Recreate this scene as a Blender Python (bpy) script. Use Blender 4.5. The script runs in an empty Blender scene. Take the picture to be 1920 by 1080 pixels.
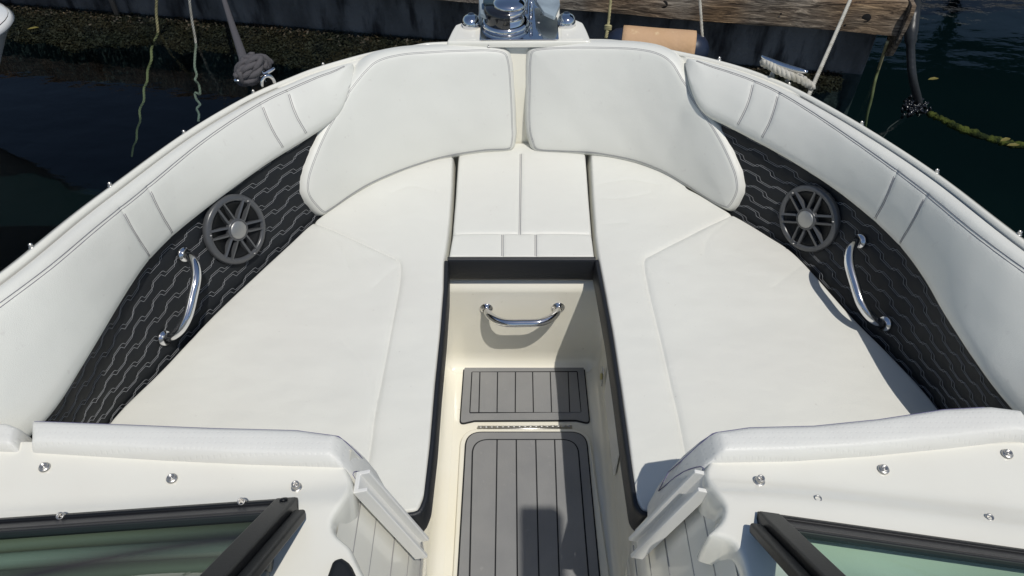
import bpy, bmesh, math, random
import numpy as np
from mathutils import Vector, Matrix
from mathutils.geometry import delaunay_2d_cdt
random.seed(7); rng = np.random.default_rng(7)
S = bpy.context.scene; COL = S.collection; R_ = math.radians

# ------------------------------------------------------------------ camera
FPX, PITCH = 1387.0, R_(45.5)
CAM = Vector((-0.037, 0.0, 1.40))
cd = bpy.data.cameras.new('camera'); cam = bpy.data.objects.new('camera', cd); COL.objects.link(cam)
cd.sensor_width = 36; cd.lens = 36*FPX/1920; cd.shift_x = 4/1920; cd.clip_start = .02; cd.clip_end = 500
cam.location = CAM; cam.rotation_euler = (R_(90)-PITCH, 0, 0); S.camera = cam
# ------------------------------------------------------------------ world, sun
SUN = Vector((.235, -.39, 1.0)).normalized()
w = bpy.data.worlds.new('World'); S.world = w; w.use_nodes = True
nt = w.node_tree; nt.nodes.clear()
sky = nt.nodes.new('ShaderNodeTexSky'); sky.sky_type = 'NISHITA'; sky.sun_disc = False
sky.sun_elevation = math.asin(SUN.z); sky.sun_rotation = math.atan2(SUN.x, SUN.y)
sky.air_density = 1.0; sky.dust_density = .6; sky.ozone_density = 1.5
bg = nt.nodes.new('ShaderNodeBackground'); bg.inputs[1].default_value = .075
wo = nt.nodes.new('ShaderNodeOutputWorld')
nt.links.new(sky.outputs[0], bg.inputs[0]); nt.links.new(bg.outputs[0], wo.inputs[0])
sd = bpy.data.lights.new('sun', 'SUN'); sun = bpy.data.objects.new('sun', sd); COL.objects.link(sun)
sd.energy = 2.8; sd.angle = R_(.5); sd.color = (1, .96, .89)
sun.rotation_euler = (-SUN).to_track_quat('-Z', 'Y').to_euler()
S.view_settings.view_transform = 'Standard'; S.view_settings.look = 'None'; S.view_settings.exposure = 0
S.cycles.max_bounces = 8; S.cycles.transparent_max_bounces = 10; S.cycles.use_denoising = True

# ------------------------------------------------------------------ helpers: measuring
ct, st = math.cos(PITCH), math.sin(PITCH)
def ray(px, py):
    u = (px-956)/FPX; v = (py-540)/FPX
    return Vector((u, ct-v*st, -st-v*ct))
def Pz(px, py, z): d = ray(px, py); return CAM + d*((z-CAM.z)/d.z)
def Py(px, py, y): d = ray(px, py); return CAM + d*((y-CAM.y)/d.y)
def Pf(px, py, f, a=.2, b=6):            # first zero of f along the ray
    d = ray(px, py); n = 200; t0 = a; f0 = f(CAM+d*a)
    for i in range(1, n+1):
        t1 = a+(b-a)*i/n; f1 = f(CAM+d*t1)
        if f0 <= 0 < f1 or f1 <= 0 < f0:
            for _ in range(40):
                tm = (t0+t1)/2; fm = f(CAM+d*tm)
                if (fm > 0) == (f0 > 0): t0 = tm
                else: t1 = tm
            return CAM+d*t0
        t0, f0 = t1, f1
    raise ValueError('no hit %s' % ((px, py),))
def catmull(pts, n=8, closed=False):
    P = [np.array(p, float) for p in pts]; out = []; m = len(P)
    for i in range(m if closed else m-1):
        p0 = P[(i-1) % m] if closed or i > 0 else 2*P[0]-P[1]
        p1 = P[i]; p2 = P[(i+1) % m]
        p3 = P[(i+2) % m] if closed or i+2 < m else 2*P[-1]-P[-2]
        for k in range(n):
            t = k/n
            out.append(.5*((2*p1)+(p2-p0)*t+(2*p0-5*p1+4*p2-p3)*t*t+(3*p1-p0-3*p2+p3)*t**3))
    if not closed: out.append(P[-1])
    return np.array(out)
def resample(pts, step, closed=False):
    P = np.array(pts, float)
    if closed: P = np.vstack([P, P[:1]])
    L = np.concatenate([[0], np.cumsum(np.linalg.norm(np.diff(P, axis=0), axis=1))])
    n = max(2, int(round(L[-1]/step)))
    t = np.linspace(0, L[-1], n+1)
    Q = np.stack([np.interp(t, L, P[:, k]) for k in range(P.shape[1])], 1)
    return Q[:-1] if closed else Q
def round_poly(pts, r, seg=6):          # pts: (x,y) or (x,y,r)
    out = []; n = len(pts)
    for i in range(n):
        p = np.array(pts[i][:2], float); rr = pts[i][2] if len(pts[i]) > 2 else r
        a = np.array(pts[i-1][:2], float)-p; b = np.array(pts[(i+1) % n][:2], float)-p
        la, lb = np.linalg.norm(a), np.linalg.norm(b)
        if rr <= 0 or la < 1e-9 or lb < 1e-9: out.append(p); continue
        a /= la; b /= lb; c = np.clip(a@b, -1, 1); half = math.acos(c)/2
        d = min(rr/max(math.tan(half), .05), la*.48, lb*.48)
        A, B = p+a*d, p+b*d
        for k in range(seg+1):
            t = k/seg; out.append((1-t)**2*A+2*t*(1-t)*p+t*t*B)
    return np.array(out)
def inset(P, d):                          # closed polygon, positive = inwards (given ccw)
    P = np.array(P, float); nx = np.roll(P, -1, 0); pv = np.roll(P, 1, 0)
    e1 = P-pv; e2 = nx-P
    e1 /= np.linalg.norm(e1, axis=1)[:, None]+1e-12; e2 /= np.linalg.norm(e2, axis=1)[:, None]+1e-12
    n1 = np.stack([-e1[:, 1], e1[:, 0]], 1); n2 = np.stack([-e2[:, 1], e2[:, 0]], 1)
    n = n1+n2; l = np.linalg.norm(n, axis=1)[:, None]+1e-9; n /= l
    c = np.clip((n*n1).sum(1), .5, 1)[:, None]
    return P+n*d/c
def area(P):
    P = np.array(P); return .5*np.sum(P[:, 0]*np.roll(P[:, 1], -1)-np.roll(P[:, 0], -1)*P[:, 1])
def ccw(P): P = np.array(P, float); return P if area(P) > 0 else P[::-1].copy()
def seg_dist(Q, A, B):
    out = np.full(len(Q), 1e9)
    for a, b in zip(A, B):
        ab = b-a; t = np.clip(((Q-a)@ab)/(ab@ab+1e-12), 0, 1)
        d = Q-a-t[:, None]*ab; np.minimum(out, np.hypot(d[:, 0], d[:, 1]), out)
    return out
def poly_dist(Q, P): return seg_dist(Q, P, np.roll(P, -1, 0))
def line_dist(Q, P): return seg_dist(Q, P[:-1], P[1:])

# ------------------------------------------------------------------ helpers: objects
def link(o, parent=None, label=None, cat=None, group=None, kind=None):
    COL.objects.link(o)
    if parent: o.parent = parent
    if label: o['label'] = label
    if cat: o['category'] = cat
    if group: o['group'] = group
    if kind: o['kind'] = kind
    return o
def mesh(name, V, Fc, mat, parent=None, smooth=True, bevel=0, seg=2, sub=0, **k):
    me = bpy.data.meshes.new(name); me.from_pydata([tuple(map(float, v)) for v in V], [], [tuple(map(int, f)) for f in Fc]); me.update()
    if smooth: me.shade_smooth()
    me.materials.append(mat)
    o = link(bpy.data.objects.new(name, me), parent, **k)
    if bevel:
        m = o.modifiers.new('b', 'BEVEL'); m.width = bevel; m.segments = seg; m.limit_method = 'ANGLE'; m.angle_limit = R_(35); m.harden_normals = True
    if sub:
        m = o.modifiers.new('s', 'SUBSURF'); m.levels = m.render_levels = sub
    return o
def empty(name, loc=(0, 0, 0), **k):
    o = bpy.data.objects.new(name, None); o.location = loc; o.empty_display_size = .05
    return link(o, **k)
class MB:                                  # collects shapes into ONE mesh
    def __init__(s): s.V = []; s.F = []
    def add(s, V, F):
        b = len(s.V); s.V += [tuple(v) for v in V]; s.F += [tuple(i+b for i in f) for f in F]; return s
    def prism(s, P, z0, z1, M=None):       # P ccw 2d
        P = ccw(P); n = len(P)
        V = [(p[0], p[1], z0) for p in P]+[(p[0], p[1], z1) for p in P]
        F = [tuple(range(n-1, -1, -1)), tuple(range(n, 2*n))]+[(i, (i+1) % n, n+(i+1) % n, n+i) for i in range(n)]
        if M is not None: V = [M@Vector(v) for v in V]
        return s.add(V, F)
    def box(s, c, d, M=None):
        x, y, z = d[0]/2, d[1]/2, d[2]/2
        V = [Vector((c[0]+i*x, c[1]+j*y, c[2]+k*z)) for k in (-1, 1) for j in (-1, 1) for i in (-1, 1)]
        if M is not None: V = [M@v for v in V]
        return s.add(V, [(0, 2, 3, 1), (4, 5, 7, 6), (0, 1, 5, 4), (2, 6, 7, 3), (0, 4, 6, 2), (1, 3, 7, 5)])
    def lathe(s, prof, M=None, n=32, a0=0, a1=2*math.pi):     # prof: (r,z)
        full = abs(a1-a0-2*math.pi) < 1e-6; m = n if full else n+1; V = []
        for k in range(m):
            a = a0+(a1-a0)*k/n
            for r, z in prof: V.append(Vector((r*math.cos(a), r*math.sin(a), z)))
        q = len(prof); F = []
        for k in range(n):
            k2 = (k+1) % m
            for j in range(q-1): F.append((k*q+j, k2*q+j, k2*q+j+1, k*q+j+1))
        if M is not None: V = [M@v for v in V]
        return s.add(V, F)
    def tube(s, P, r, n=10, cap=True, closed=False):
        P = [Vector(p) for p in P]; m = len(P); rr = r if hasattr(r, '__len__') else [r]*m
        T = []
        for i in range(m):
            if closed: t = P[(i+1) % m]-P[i-1]
            else: t = P[min(i+1, m-1)]-P[max(i-1, 0)]
            T.append(t.normalized() if t.length > 1e-9 else Vector((0, 0, 1)))
        up = Vector((0, 0, 1)) if abs(T[0].z) < .9 else Vector((1, 0, 0))
        N = (up-T[0]*up.dot(T[0])).normalized(); V = []
        for i in range(m):
            N = (N-T[i]*N.dot(T[i])).normalized(); B = T[i].cross(N)
            for k in range(n):
                a = 2*math.pi*k/n; V.append(P[i]+(N*math.cos(a)+B*math.sin(a))*rr[i])
        F = []
        for i in range(m if closed else m-1):
            j = (i+1) % m
            for k in range(n): F.append((i*n+k, i*n+(k+1) % n, j*n+(k+1) % n, j*n+k))
        if cap and not closed: F += [tuple(range(n-1, -1, -1)), tuple(range((m-1)*n, m*n))]
        return s.add(V, F)
    def ball(s, c, r, n=10, M=None):
        m = n//2+1; V = []; F = []
        for i in range(m+1):
            t = math.pi*i/m
            for k in range(n):
                a = 2*math.pi*k/n; v = Vector((r[0]*math.sin(t)*math.cos(a), r[1]*math.sin(t)*math.sin(a), r[2]*math.cos(t)))
                if M is not None: v = M@v
                V.append(v+Vector(c))
        for i in range(m):
            for k in range(n): F.append((i*n+k, (i+1)*n+k, (i+1)*n+(k+1) % n, i*n+(k+1) % n))
        return s.add(V, F)
    def rope(s, P, r, pitch=None, n=7, taper=0):    # three laid strands
        P = resample(np.array([tuple(p) for p in P]), r*.55); pitch = pitch or r*7
        P = [Vector(p) for p in P]; m = len(P); N = None; L = 0; N_, B_, A_ = [], [], []
        for i in range(m):
            t = (P[min(i+1, m-1)]-P[max(i-1, 0)]).normalized()
            if N is None:
                up = Vector((0, 0, 1)) if abs(t.z) < .9 else Vector((1, 0, 0)); N = up
            N = (N-t*N.dot(t)).normalized(); B = t.cross(N)
            if i: L += (P[i]-P[i-1]).length
            N_.append(N.copy()); B_.append(B); A_.append(2*math.pi*L/pitch)
        for k in range(3):
            Q = [P[i]+(N_[i]*math.cos(A_[i]+k*2.094)+B_[i]*math.sin(A_[i]+k*2.094))*r*.5 for i in range(m)]
            s.tube(Q, [r*.56*(1-taper*max(0, i/m-.35)/.65) for i in range(m)], n)
        return s
    def obj(s, name, mat, parent=None, **k): return mesh(name, s.V, s.F, mat, parent, **k)

# ------------------------------------------------------------------ materials
def mat(name, base, rough=.5, metal=0, coat=0, bump=None, var=None, spec=.5, aniso=0, extra=None, sheen=0):
    m = bpy.data.materials.new(name); m.use_nodes = True; nt = m.node_tree; b = nt.nodes['Principled BSDF']
    b.inputs['Base Color'].default_value = (*base, 1); b.inputs['Roughness'].default_value = rough
    b.inputs['Metallic'].default_value = metal; b.inputs['Coat Weight'].default_value = coat
    b.inputs['Coat Roughness'].default_value = .06; b.inputs['Specular IOR Level'].default_value = spec
    b.inputs['Sheen Weight'].default_value = sheen
    tc = nt.nodes.new('ShaderNodeTexCoord')
    def N(t, **kw):
        n = nt.nodes.new(t)
        for k, v in kw.items(): setattr(n, k, v)
        return n
    def noise(scale, det=4, dist=0, stretch=None, rot=None):
        n = N('ShaderNodeTexNoise'); n.inputs['Scale'].default_value = scale; n.inputs['Detail'].default_value = det; n.inputs['Distortion'].default_value = dist
        if stretch or rot:
            mp = N('ShaderNodeMapping'); mp.inputs['Scale'].default_value = stretch or (1, 1, 1); mp.inputs['Rotation'].default_value = rot or (0, 0, 0)
            nt.links.new(tc.outputs['Object'], mp.inputs[0]); nt.links.new(mp.outputs[0], n.inputs[0])
        else: nt.links.new(tc.outputs['Object'], n.inputs[0])
        return n
    if var:                                # (scale, colour2, lo, hi[, stretch])
        prev = None
        for (sc, c2, lo, hi, *st_) in var:
            n = noise(sc, 6, 0, st_[0] if st_ else None); r = N('ShaderNodeMapRange')
            r.inputs['From Min'].default_value = lo; r.inputs['From Max'].default_value = hi
            nt.links.new(n.outputs[0], r.inputs[0]); mx = N('ShaderNodeMix', data_type='RGBA')
            nt.links.new(r.outputs[0], mx.inputs['Factor'])
            if prev: nt.links.new(prev, mx.inputs['A'])
            else: mx.inputs['A'].default_value = (*base, 1)
            mx.inputs['B'].default_value = (*c2, 1); prev = mx.outputs['Result']
        nt.links.new(prev, b.inputs['Base Color'])
    if bump:                               # list of (kind, scale, distance, stretch)
        prev = None
        for (kind, sc, dist, *st_) in bump:
            if kind == 'n': n = noise(sc, 3, 0, st_[0] if st_ else None); out = n.outputs[0]
            elif kind == 'v':
                n = N('ShaderNodeTexVoronoi'); n.inputs['Scale'].default_value = sc; nt.links.new(tc.outputs['Object'], n.inputs[0]); out = n.outputs[0]
            elif kind == 'w':
                n = N('ShaderNodeTexWave'); n.inputs['Scale'].default_value = sc; n.inputs['Distortion'].default_value = 6; n.inputs['Detail'].default_value = 3
                mp = N('ShaderNodeMapping'); mp.inputs['Scale'].default_value = st_[0]; nt.links.new(tc.outputs['Object'], mp.inputs[0]); nt.links.new(mp.outputs[0], n.inputs[0]); out = n.outputs[0]
            elif kind == 'p':              # perforation dots
                n = N('ShaderNodeTexVoronoi'); n.inputs['Scale'].default_value = sc; n.inputs['Randomness'].default_value = .12; n.voronoi_dimensions = '2D'; nt.links.new(tc.outputs['Object'], n.inputs[0])
                r = N('ShaderNodeMapRange'); r.inputs['From Min'].default_value = .10; r.inputs['From Max'].default_value = .2; nt.links.new(n.outputs[0], r.inputs[0]); out = r.outputs[0]
            bp = N('ShaderNodeBump'); bp.inputs['Distance'].default_value = dist; bp.inputs['Strength'].default_value = 1
            nt.links.new(out, bp.inputs['Height'])
            if prev: nt.links.new(prev, bp.inputs['Normal'])
            prev = bp.outputs[0]
        nt.links.new(prev, b.inputs['Normal'])
        if coat: nt.links.new(prev, b.inputs['Coat Normal'])
    if extra: extra(nt, b, tc, N)
    return m
VINYL = mat('white_vinyl', (.742, .742, .685), .42, spec=.4, bump=[('n', 3.2, .012), ('v', 620, .00022), ('n', 40, .0004)],
            var=[(2.2, (.705, .70, .65), .42, .68), (55, (.65, .635, .59), .66, .80)])
def crease(nt, b, tc, N): pass
VINYL_SEAT = mat('white_seat_vinyl', (.735, .733, .675), .45, spec=.4, bump=[('n', 2.6, .016, (1, 1.5, 1)), ('n', 7, .0028, (1, 1.3, 1)), ('v', 620, .00022)],
            var=[(2.0, (.71, .70, .645), .42, .7), (70, (.60, .58, .53), .70, .80), (300, (.30, .28, .24), .795, .82)])
VINYL_PERF = mat('perforated_vinyl', (.75, .745, .70), .45, spec=.4, bump=[('n', 5, .006), ('p', 95, .0003)], var=[(6, (.71, .70, .66), .45, .7)])
VBLACK = mat('black_vinyl', (.010, .012, .0145), .6, spec=.32, bump=[('v', 520, .0003), ('n', 10, .002)])
BAND = mat('black_band_vinyl', (.010, .012, .016), .5, bump=[('v', 500, .0003)])
THR_L = mat('light_thread', (.36, .37, .385), .7)
THR_D = mat('grey_thread', (.20, .195, .22), .7)
THR_B = mat('violet_thread', (.13, .12, .23), .7)
GEL = mat('gelcoat', (.815, .80, .72), .16, coat=.5, bump=[('n', 3, .0015)], var=[(5, (.79, .77, .69), .45, .7), (90, (.70, .68, .62), .72, .8)])
GELC = mat('cream_gelcoat', (.84, .81, .70), .2, coat=.5, bump=[('n', 5, .0025)], var=[(4, (.82, .78, .65), .42, .7), (45, (.60, .56, .45), .70, .82), (140, (.34, .30, .22), .77, .8)])
CHROME = mat('polished_steel', (.74, .74, .75), .07, 1, bump=[('n', 30, .0003)])
STEEL = mat('satin_steel', (.50, .49, .47), .38, .9)
ALU = mat('black_aluminium', (.007, .008, .010), .42, spec=.3, bump=[('n', 260, .0002)])
RUBBER = mat('black_rubber', (.01, .011, .013), .55)
EVAG = mat('grey_foam', (.255, .257, .258), .85, bump=[('n', 900, .0003), ('n', 120, .0003, (9, 1, 1))], var=[(3, (.27, .265, .25), .55, .75), (60, (.245, .245, .243), .3, .7, (14, 1, 1)), (170, (.10, .09, .08), .765, .79), (7, (.215, .217, .22), .4, .7), (60, (.28, .28, .275), .66, .8)])
EVAB = mat('black_foam', (.008, .009, .011), .8)
SPKG = mat('speaker_plastic', (.075, .078, .083), .28, bump=[('n', 300, .0001)])
SPKC = mat('speaker_cone', (.004, .0045, .005), .6, spec=.3)
SPKCAP = mat('brushed_cap', (.36, .36, .35), .42, .7, bump=[('n', 60, .0003, (1, 12, 1))])
PLAST = mat('white_plastic', (.76, .755, .72), .3)
GALV = mat('galvanised_steel', (.42, .50, .54), .5, .35, var=[(14, (.30, .36, .40), .4, .65)], bump=[('n', 40, .001)])
R_GREY = mat('charcoal_rope', (.085, .08, .085), .85, bump=[('n', 300, .0012)])
R_WHITE = mat('white_rope', (.50, .48, .42), .8, bump=[('n', 500, .0006)], var=[(30, (.33, .31, .25), .45, .7)])
R_YEL = mat('yellow_rope', (.42, .38, .20), .8, var=[(14, (.22, .20, .10), .45, .7)])
R_WEED = mat('weedy_rope', (.19, .18, .035), .9, bump=[('n', 90, .01)], var=[(22, (.04, .045, .012), .4, .6)])
HOSE = mat('black_hose', (.016, .018, .02), .4, bump=[('n', 30, .003)])
MUSSEL = mat('mussel_shell', (.008, .009, .012), .18)
TAN = mat('tan_canvas', (.56, .36, .21), .8, bump=[('n', 14, .008)], var=[(7, (.53, .33, .17), .4, .7), (24, (.66, .48, .28), .6, .75)])
NAVY = mat('navy_fender', (.014, .022, .045), .4)
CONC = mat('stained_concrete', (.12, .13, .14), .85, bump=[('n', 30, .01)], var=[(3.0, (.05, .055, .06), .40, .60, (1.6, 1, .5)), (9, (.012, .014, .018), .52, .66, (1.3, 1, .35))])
def wood_x(nt, b, tc, N):
    mp = N('ShaderNodeMapping'); mp.inputs['Scale'].default_value = (1.1, 14, 22); nt.links.new(tc.outputs['Object'], mp.inputs[0])
    n1 = N('ShaderNodeTexNoise'); n1.inputs['Scale'].default_value = 2.6; n1.inputs['Detail'].default_value = 9; n1.inputs['Roughness'].default_value = .68; n1.inputs['Distortion'].default_value = .9
    nt.links.new(mp.outputs[0], n1.inputs[0])
    cr = N('ShaderNodeValToRGB'); e = cr.color_ramp.elements
    e[0].position = .36; e[0].color = (.035, .026, .02, 1); e[1].position = .66; e[1].color = (.50, .44, .36, 1)
    k = e.new(.46); k.color = (.15, .125, .10, 1); k = e.new(.55); k.color = (.27, .235, .19, 1)
    nt.links.new(n1.outputs[0], cr.inputs[0])
    n2 = N('ShaderNodeTexNoise'); n2.inputs['Scale'].default_value = 2.3; nt.links.new(tc.outputs['Object'], n2.inputs[0])
    r = N('ShaderNodeMapRange'); r.inputs['From Min'].default_value = .42; r.inputs['From Max'].default_value = .66; nt.links.new(n2.outputs[0], r.inputs[0])
    mx = N('ShaderNodeMix', data_type='RGBA', blend_type='MULTIPLY'); nt.links.new(r.outputs[0], mx.inputs['Factor']); nt.links.new(cr.outputs[0], mx.inputs['A']); mx.inputs['B'].default_value = (1.0, .74, .48, 1)
    nt.links.new(mx.outputs['Result'], b.inputs['Base Color'])
    bp = N('ShaderNodeBump'); bp.inputs['Distance'].default_value = .02; nt.links.new(n1.outputs[0], bp.inputs['Height']); nt.links.new(bp.outputs[0], b.inputs['Normal'])
WOOD = mat('weathered_timber', (.3, .24, .18), .85, extra=wood_x)
WEED = mat('seaweed', (.048, .032, .015), .65, var=[(5, (.022, .02, .009), .4, .62), (9, (.012, .009, .005), .5, .7), (45, (.20, .145, .06), .68, .78)])
LEAF = mat('fallen_leaf', (.15, .13, .03), .6)
SEABED = mat('harbour_mud', (.018, .024, .030), .9, var=[(.9, (.024, .032, .036), .4, .7)])
HULLW = mat('white_boat_paint', (.78, .78, .76), .2, coat=.4)
DARKG = mat('dark_roof', (.012, .016, .013), .9)
DASH = mat('dash_and_stripe', (.24, .25, .22), .5, bump=[('n', 8, .004)])
STRIPE_D = mat('dark_reflection_stripe', (.16, .15, .12), .5)  # dark tone of the stripes imitating a reflection in the pane
def glass():
    m = bpy.data.materials.new('tinted_glass'); m.use_nodes = True; nt = m.node_tree; nt.nodes.clear()
    o = nt.nodes.new('ShaderNodeOutputMaterial'); mx = nt.nodes.new('ShaderNodeMixShader'); f = nt.nodes.new('ShaderNodeFresnel'); f.inputs[0].default_value = 1.5
    t = nt.nodes.new('ShaderNodeBsdfTransparent'); t.inputs[0].default_value = (.85, .94, .895, 1); g = nt.nodes.new('ShaderNodeBsdfGlossy'); g.inputs['Roughness'].default_value = .01
    ge = nt.nodes.new('ShaderNodeNewGeometry'); a_ = nt.nodes.new('ShaderNodeMath'); a_.operation = 'SUBTRACT'; a_.inputs[0].default_value = 1; b_ = nt.nodes.new('ShaderNodeMath'); b_.operation = 'MULTIPLY'
    nt.links.new(ge.outputs['Backfacing'], a_.inputs[1]); nt.links.new(a_.outputs[0], b_.inputs[0]); nt.links.new(f.outputs[0], b_.inputs[1])
    nt.links.new(b_.outputs[0], mx.inputs[0]); nt.links.new(t.outputs[0], mx.inputs[1]); nt.links.new(g.outputs[0], mx.inputs[2]); nt.links.new(mx.outputs[0], o.inputs[0]); return m
GLASS = glass()
def water():
    m = bpy.data.materials.new('harbour_water'); m.use_nodes = True; nt = m.node_tree; nt.nodes.clear(); L = nt.links.new
    o = nt.nodes.new('ShaderNodeOutputMaterial'); mx = nt.nodes.new('ShaderNodeMixShader'); f = nt.nodes.new('ShaderNodeFresnel'); f.inputs[0].default_value = 1.34
    t = nt.nodes.new('ShaderNodeBsdfTransparent'); t.inputs[0].default_value = (.62, .70, .66, 1); g = nt.nodes.new('ShaderNodeBsdfGlossy'); g.inputs['Roughness'].default_value = .015
    tc = nt.nodes.new('ShaderNodeTexCoord'); bp = None
    for sc, ds, stx in ((1.6, .007, (1, 1.6, 1)), (7, .0016, (1, 1.8, 1)), (34, .0003, (1, 1.3, 1))):
        mp = nt.nodes.new('ShaderNodeMapping'); mp.inputs['Scale'].default_value = stx; mp.inputs['Rotation'].default_value = (0, 0, .3); n = nt.nodes.new('ShaderNodeTexNoise'); n.inputs['Scale'].default_value = sc; n.inputs['Detail'].default_value = 2
        L(tc.outputs['Object'], mp.inputs[0]); L(mp.outputs[0], n.inputs[0]); b = nt.nodes.new('ShaderNodeBump'); b.inputs['Distance'].default_value = ds; L(n.outputs[0], b.inputs['Height'])
        if bp: L(bp.outputs[0], b.inputs['Normal'])
        bp = b
    L(bp.outputs[0], f.inputs['Normal']); L(bp.outputs[0], g.inputs['Normal'])
    ge = nt.nodes.new('ShaderNodeNewGeometry'); a_ = nt.nodes.new('ShaderNodeMath'); a_.operation = 'SUBTRACT'; a_.inputs[0].default_value = 1; b_ = nt.nodes.new('ShaderNodeMath'); b_.operation = 'MULTIPLY'
    L(ge.outputs['Backfacing'], a_.inputs[1]); L(a_.outputs[0], b_.inputs[0]); L(f.outputs[0], b_.inputs[1]); L(b_.outputs[0], mx.inputs[0]); L(t.outputs[0], mx.inputs[1]); L(g.outputs[0], mx.inputs[2]); L(mx.outputs[0], o.inputs[0])
    va = nt.nodes.new('ShaderNodeVolumeAbsorption'); va.inputs['Color'].default_value = (.3, .58, .62, 1); va.inputs['Density'].default_value = .55; L(va.outputs[0], o.inputs['Volume']); return m
WATER = water()

# ------------------------------------------------------------------ upholstery: a padded sheet on any surface
class Pad:
    def __init__(s, name, outline, mp, T, r, parent=None, m=VINYL, res=.012, grooves=(), edge_groove=None, crown=0, crownL=.08, post=None, flip=1, waves=0, **k):
        s.waves = waves; s.mp, s.T, s.r, s.crown, s.cL, s.gr, s.eg, s.post, s.flip = mp, T, r, crown, crownL, [(np.array(g[0], float), g[1], g[2]) for g in grooves], edge_groove, post, flip
        O = resample(ccw(outline), min(res*.7, .008), True); s.O = O
        pts = [O]; lims = []
        for f in (.012, .06, .15, .3, .5, .75, 1.0, 1.35):
            Q = inset(O, r*f); d = poly_dist(Q, O); Q = Q[d > r*f*.93]
            inside = s.inside(Q, O); pts.append(Q[inside])
        lo, hi = O.min(0), O.max(0)
        gx, gy = np.meshgrid(np.arange(lo[0], hi[0], res), np.arange(lo[1], hi[1], res)); G = np.stack([gx.ravel(), gy.ravel()], 1)
        G[::2, 1] += res*.2
        G = G[s.inside(G, O)]; G = G[poly_dist(G, O) > r*1.35+res*.5]
        ex = []
        for (L, wd, dp) in s.gr:
            Lr = resample(L, res*.6); t = np.gradient(Lr, axis=0); t /= np.linalg.norm(t, axis=1)[:, None]+1e-9; n = np.stack([-t[:, 1], t[:, 0]], 1)
            G = G[line_dist(G, L) > wd*1.4]
            for q in (-1.1, -.5, 0, .5, 1.1): ex.append(Lr+n*wd*q)
        pts.append(G)
        if ex:
            E_ = np.vstack(ex); E_ = E_[s.inside(E_, O)]; E_ = E_[poly_dist(E_, O) > r*.3]; pts.append(E_)
        A = np.vstack(pts)
        key = np.round(A/.0007).astype(int); _, ix = np.unique(key, axis=0, return_index=True)
        keep = np.sort(np.concatenate([np.arange(len(O)), ix[ix >= len(O)]])); A = A[keep]
        n = len(O); r_ = delaunay_2d_cdt([Vector(a) for a in A], [(i, (i+1) % n) for i in range(n)], [], 1, 1e-7)
        V2 = np.array([tuple(v) for v in r_[0]]); F = r_[2]
        H = s.height(V2); s.V3 = s.pos(V2, H)
        F = [f for f in F]
        s.obj = mesh(name, s.V3, F if flip > 0 else [f[::-1] for f in F], m, parent, **k)
        s.name = name
    @staticmethod
    def inside(Q, P):
        x, y = Q[:, 0], Q[:, 1]; c = np.zeros(len(Q), bool); a = P; b = np.roll(P, -1, 0)
        for (x1, y1), (x2, y2) in zip(a, b):
            if y1 == y2: continue
            c ^= ((y1 > y) != (y2 > y)) & (x < (x2-x1)*(y-y1)/(y2-y1)+x1)
        return c
    def height(s, Q):
        d = poly_dist(Q, s.O); t = np.clip(1-d/s.r, 0, 1)
        h = s.T*(1-t**2.6)**(1/2.6)
        h += s.crown*(1-np.exp(-np.maximum(d-s.r*.5, 0)/s.cL))
        if s.eg: h -= s.eg[2]*np.exp(-((d-s.eg[0])/s.eg[1])**2)
        for (L, wd, dp) in s.gr:
            g = line_dist(Q, L); h -= dp*np.exp(-(g/wd)**2)+dp*.35*np.exp(-(g/(wd*5))**2)
        if s.waves: h += s.waves*np.clip((d-s.r)/.03, 0, 1)*(np.sin(Q[:, 0]*19+2.3*np.sin(Q[:, 1]*11))*np.sin(Q[:, 1]*15+1.7*np.sin(Q[:, 0]*13+1))+.5*np.sin(Q[:, 0]*47+Q[:, 1]*31+3*np.sin(Q[:, 1]*9)))
        return h
    def pos(s, Q, H):
        e = 1e-4; P = s.mp(Q); Pu = s.mp(Q+[e, 0])-P; Pv = s.mp(Q+[0, e])-P
        N = np.cross(Pu, Pv)*s.flip; N /= np.linalg.norm(N, axis=1)[:, None]+1e-15
        out = P+N*np.array(H)[:, None]
        return s.post(out) if s.post else out
    def thread(s, L, m=THR_D, r=.0008, lift=.0004, name='seam_thread', closed=False, dash=None):
        L = resample(L, .006, closed); L = L if not closed else np.vstack([L, L[:1]])
        H = s.height(L)+lift; P = s.pos(L, H); mb = MB()
        if dash:
            P = resample(P, .0016); n = dash[0]; k = 0
            while k < len(P)-n: mb.tube(P[k:k+n+1], r, 4); k += n+dash[1]
        else: mb.tube(P, r, 5)
        return mb.obj(name, m, s.obj)
    def edge_thread(s, d, **k):
        Q = inset(s.O, d); keep = (poly_dist(Q, s.O) > d*.93); s.thread(Q[keep], closed=True, **k)

# ------------------------------------------------------------------ rings round the bow: R, z by azimuth about (0,.6)
C0 = np.array([0., .6])
class Ring:
    def __init__(s, pts):
        P = catmull([tuple(p) for p in pts], 8); a = np.arctan2(P[:, 0]-C0[0], P[:, 1]-C0[1]); o = np.argsort(a)
        s.a = a[o]; s.R = np.hypot(P[:, 0], P[:, 1]-.6)[o]; s.z = P[:, 2][o]
    def R_(s, a): return np.interp(a, s.a, s.R)
    def Z_(s, a): return np.interp(a, s.a, s.z)
    def P(s, a, dr=0, dz=0):
        a = np.asarray(a, float); r = s.R_(a)+dr
        return np.stack([r*np.sin(a), .6+r*np.cos(a), s.Z_(a)+dz], -1)
az = lambda p: math.atan2(p[0], p[1]-.6)

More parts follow.
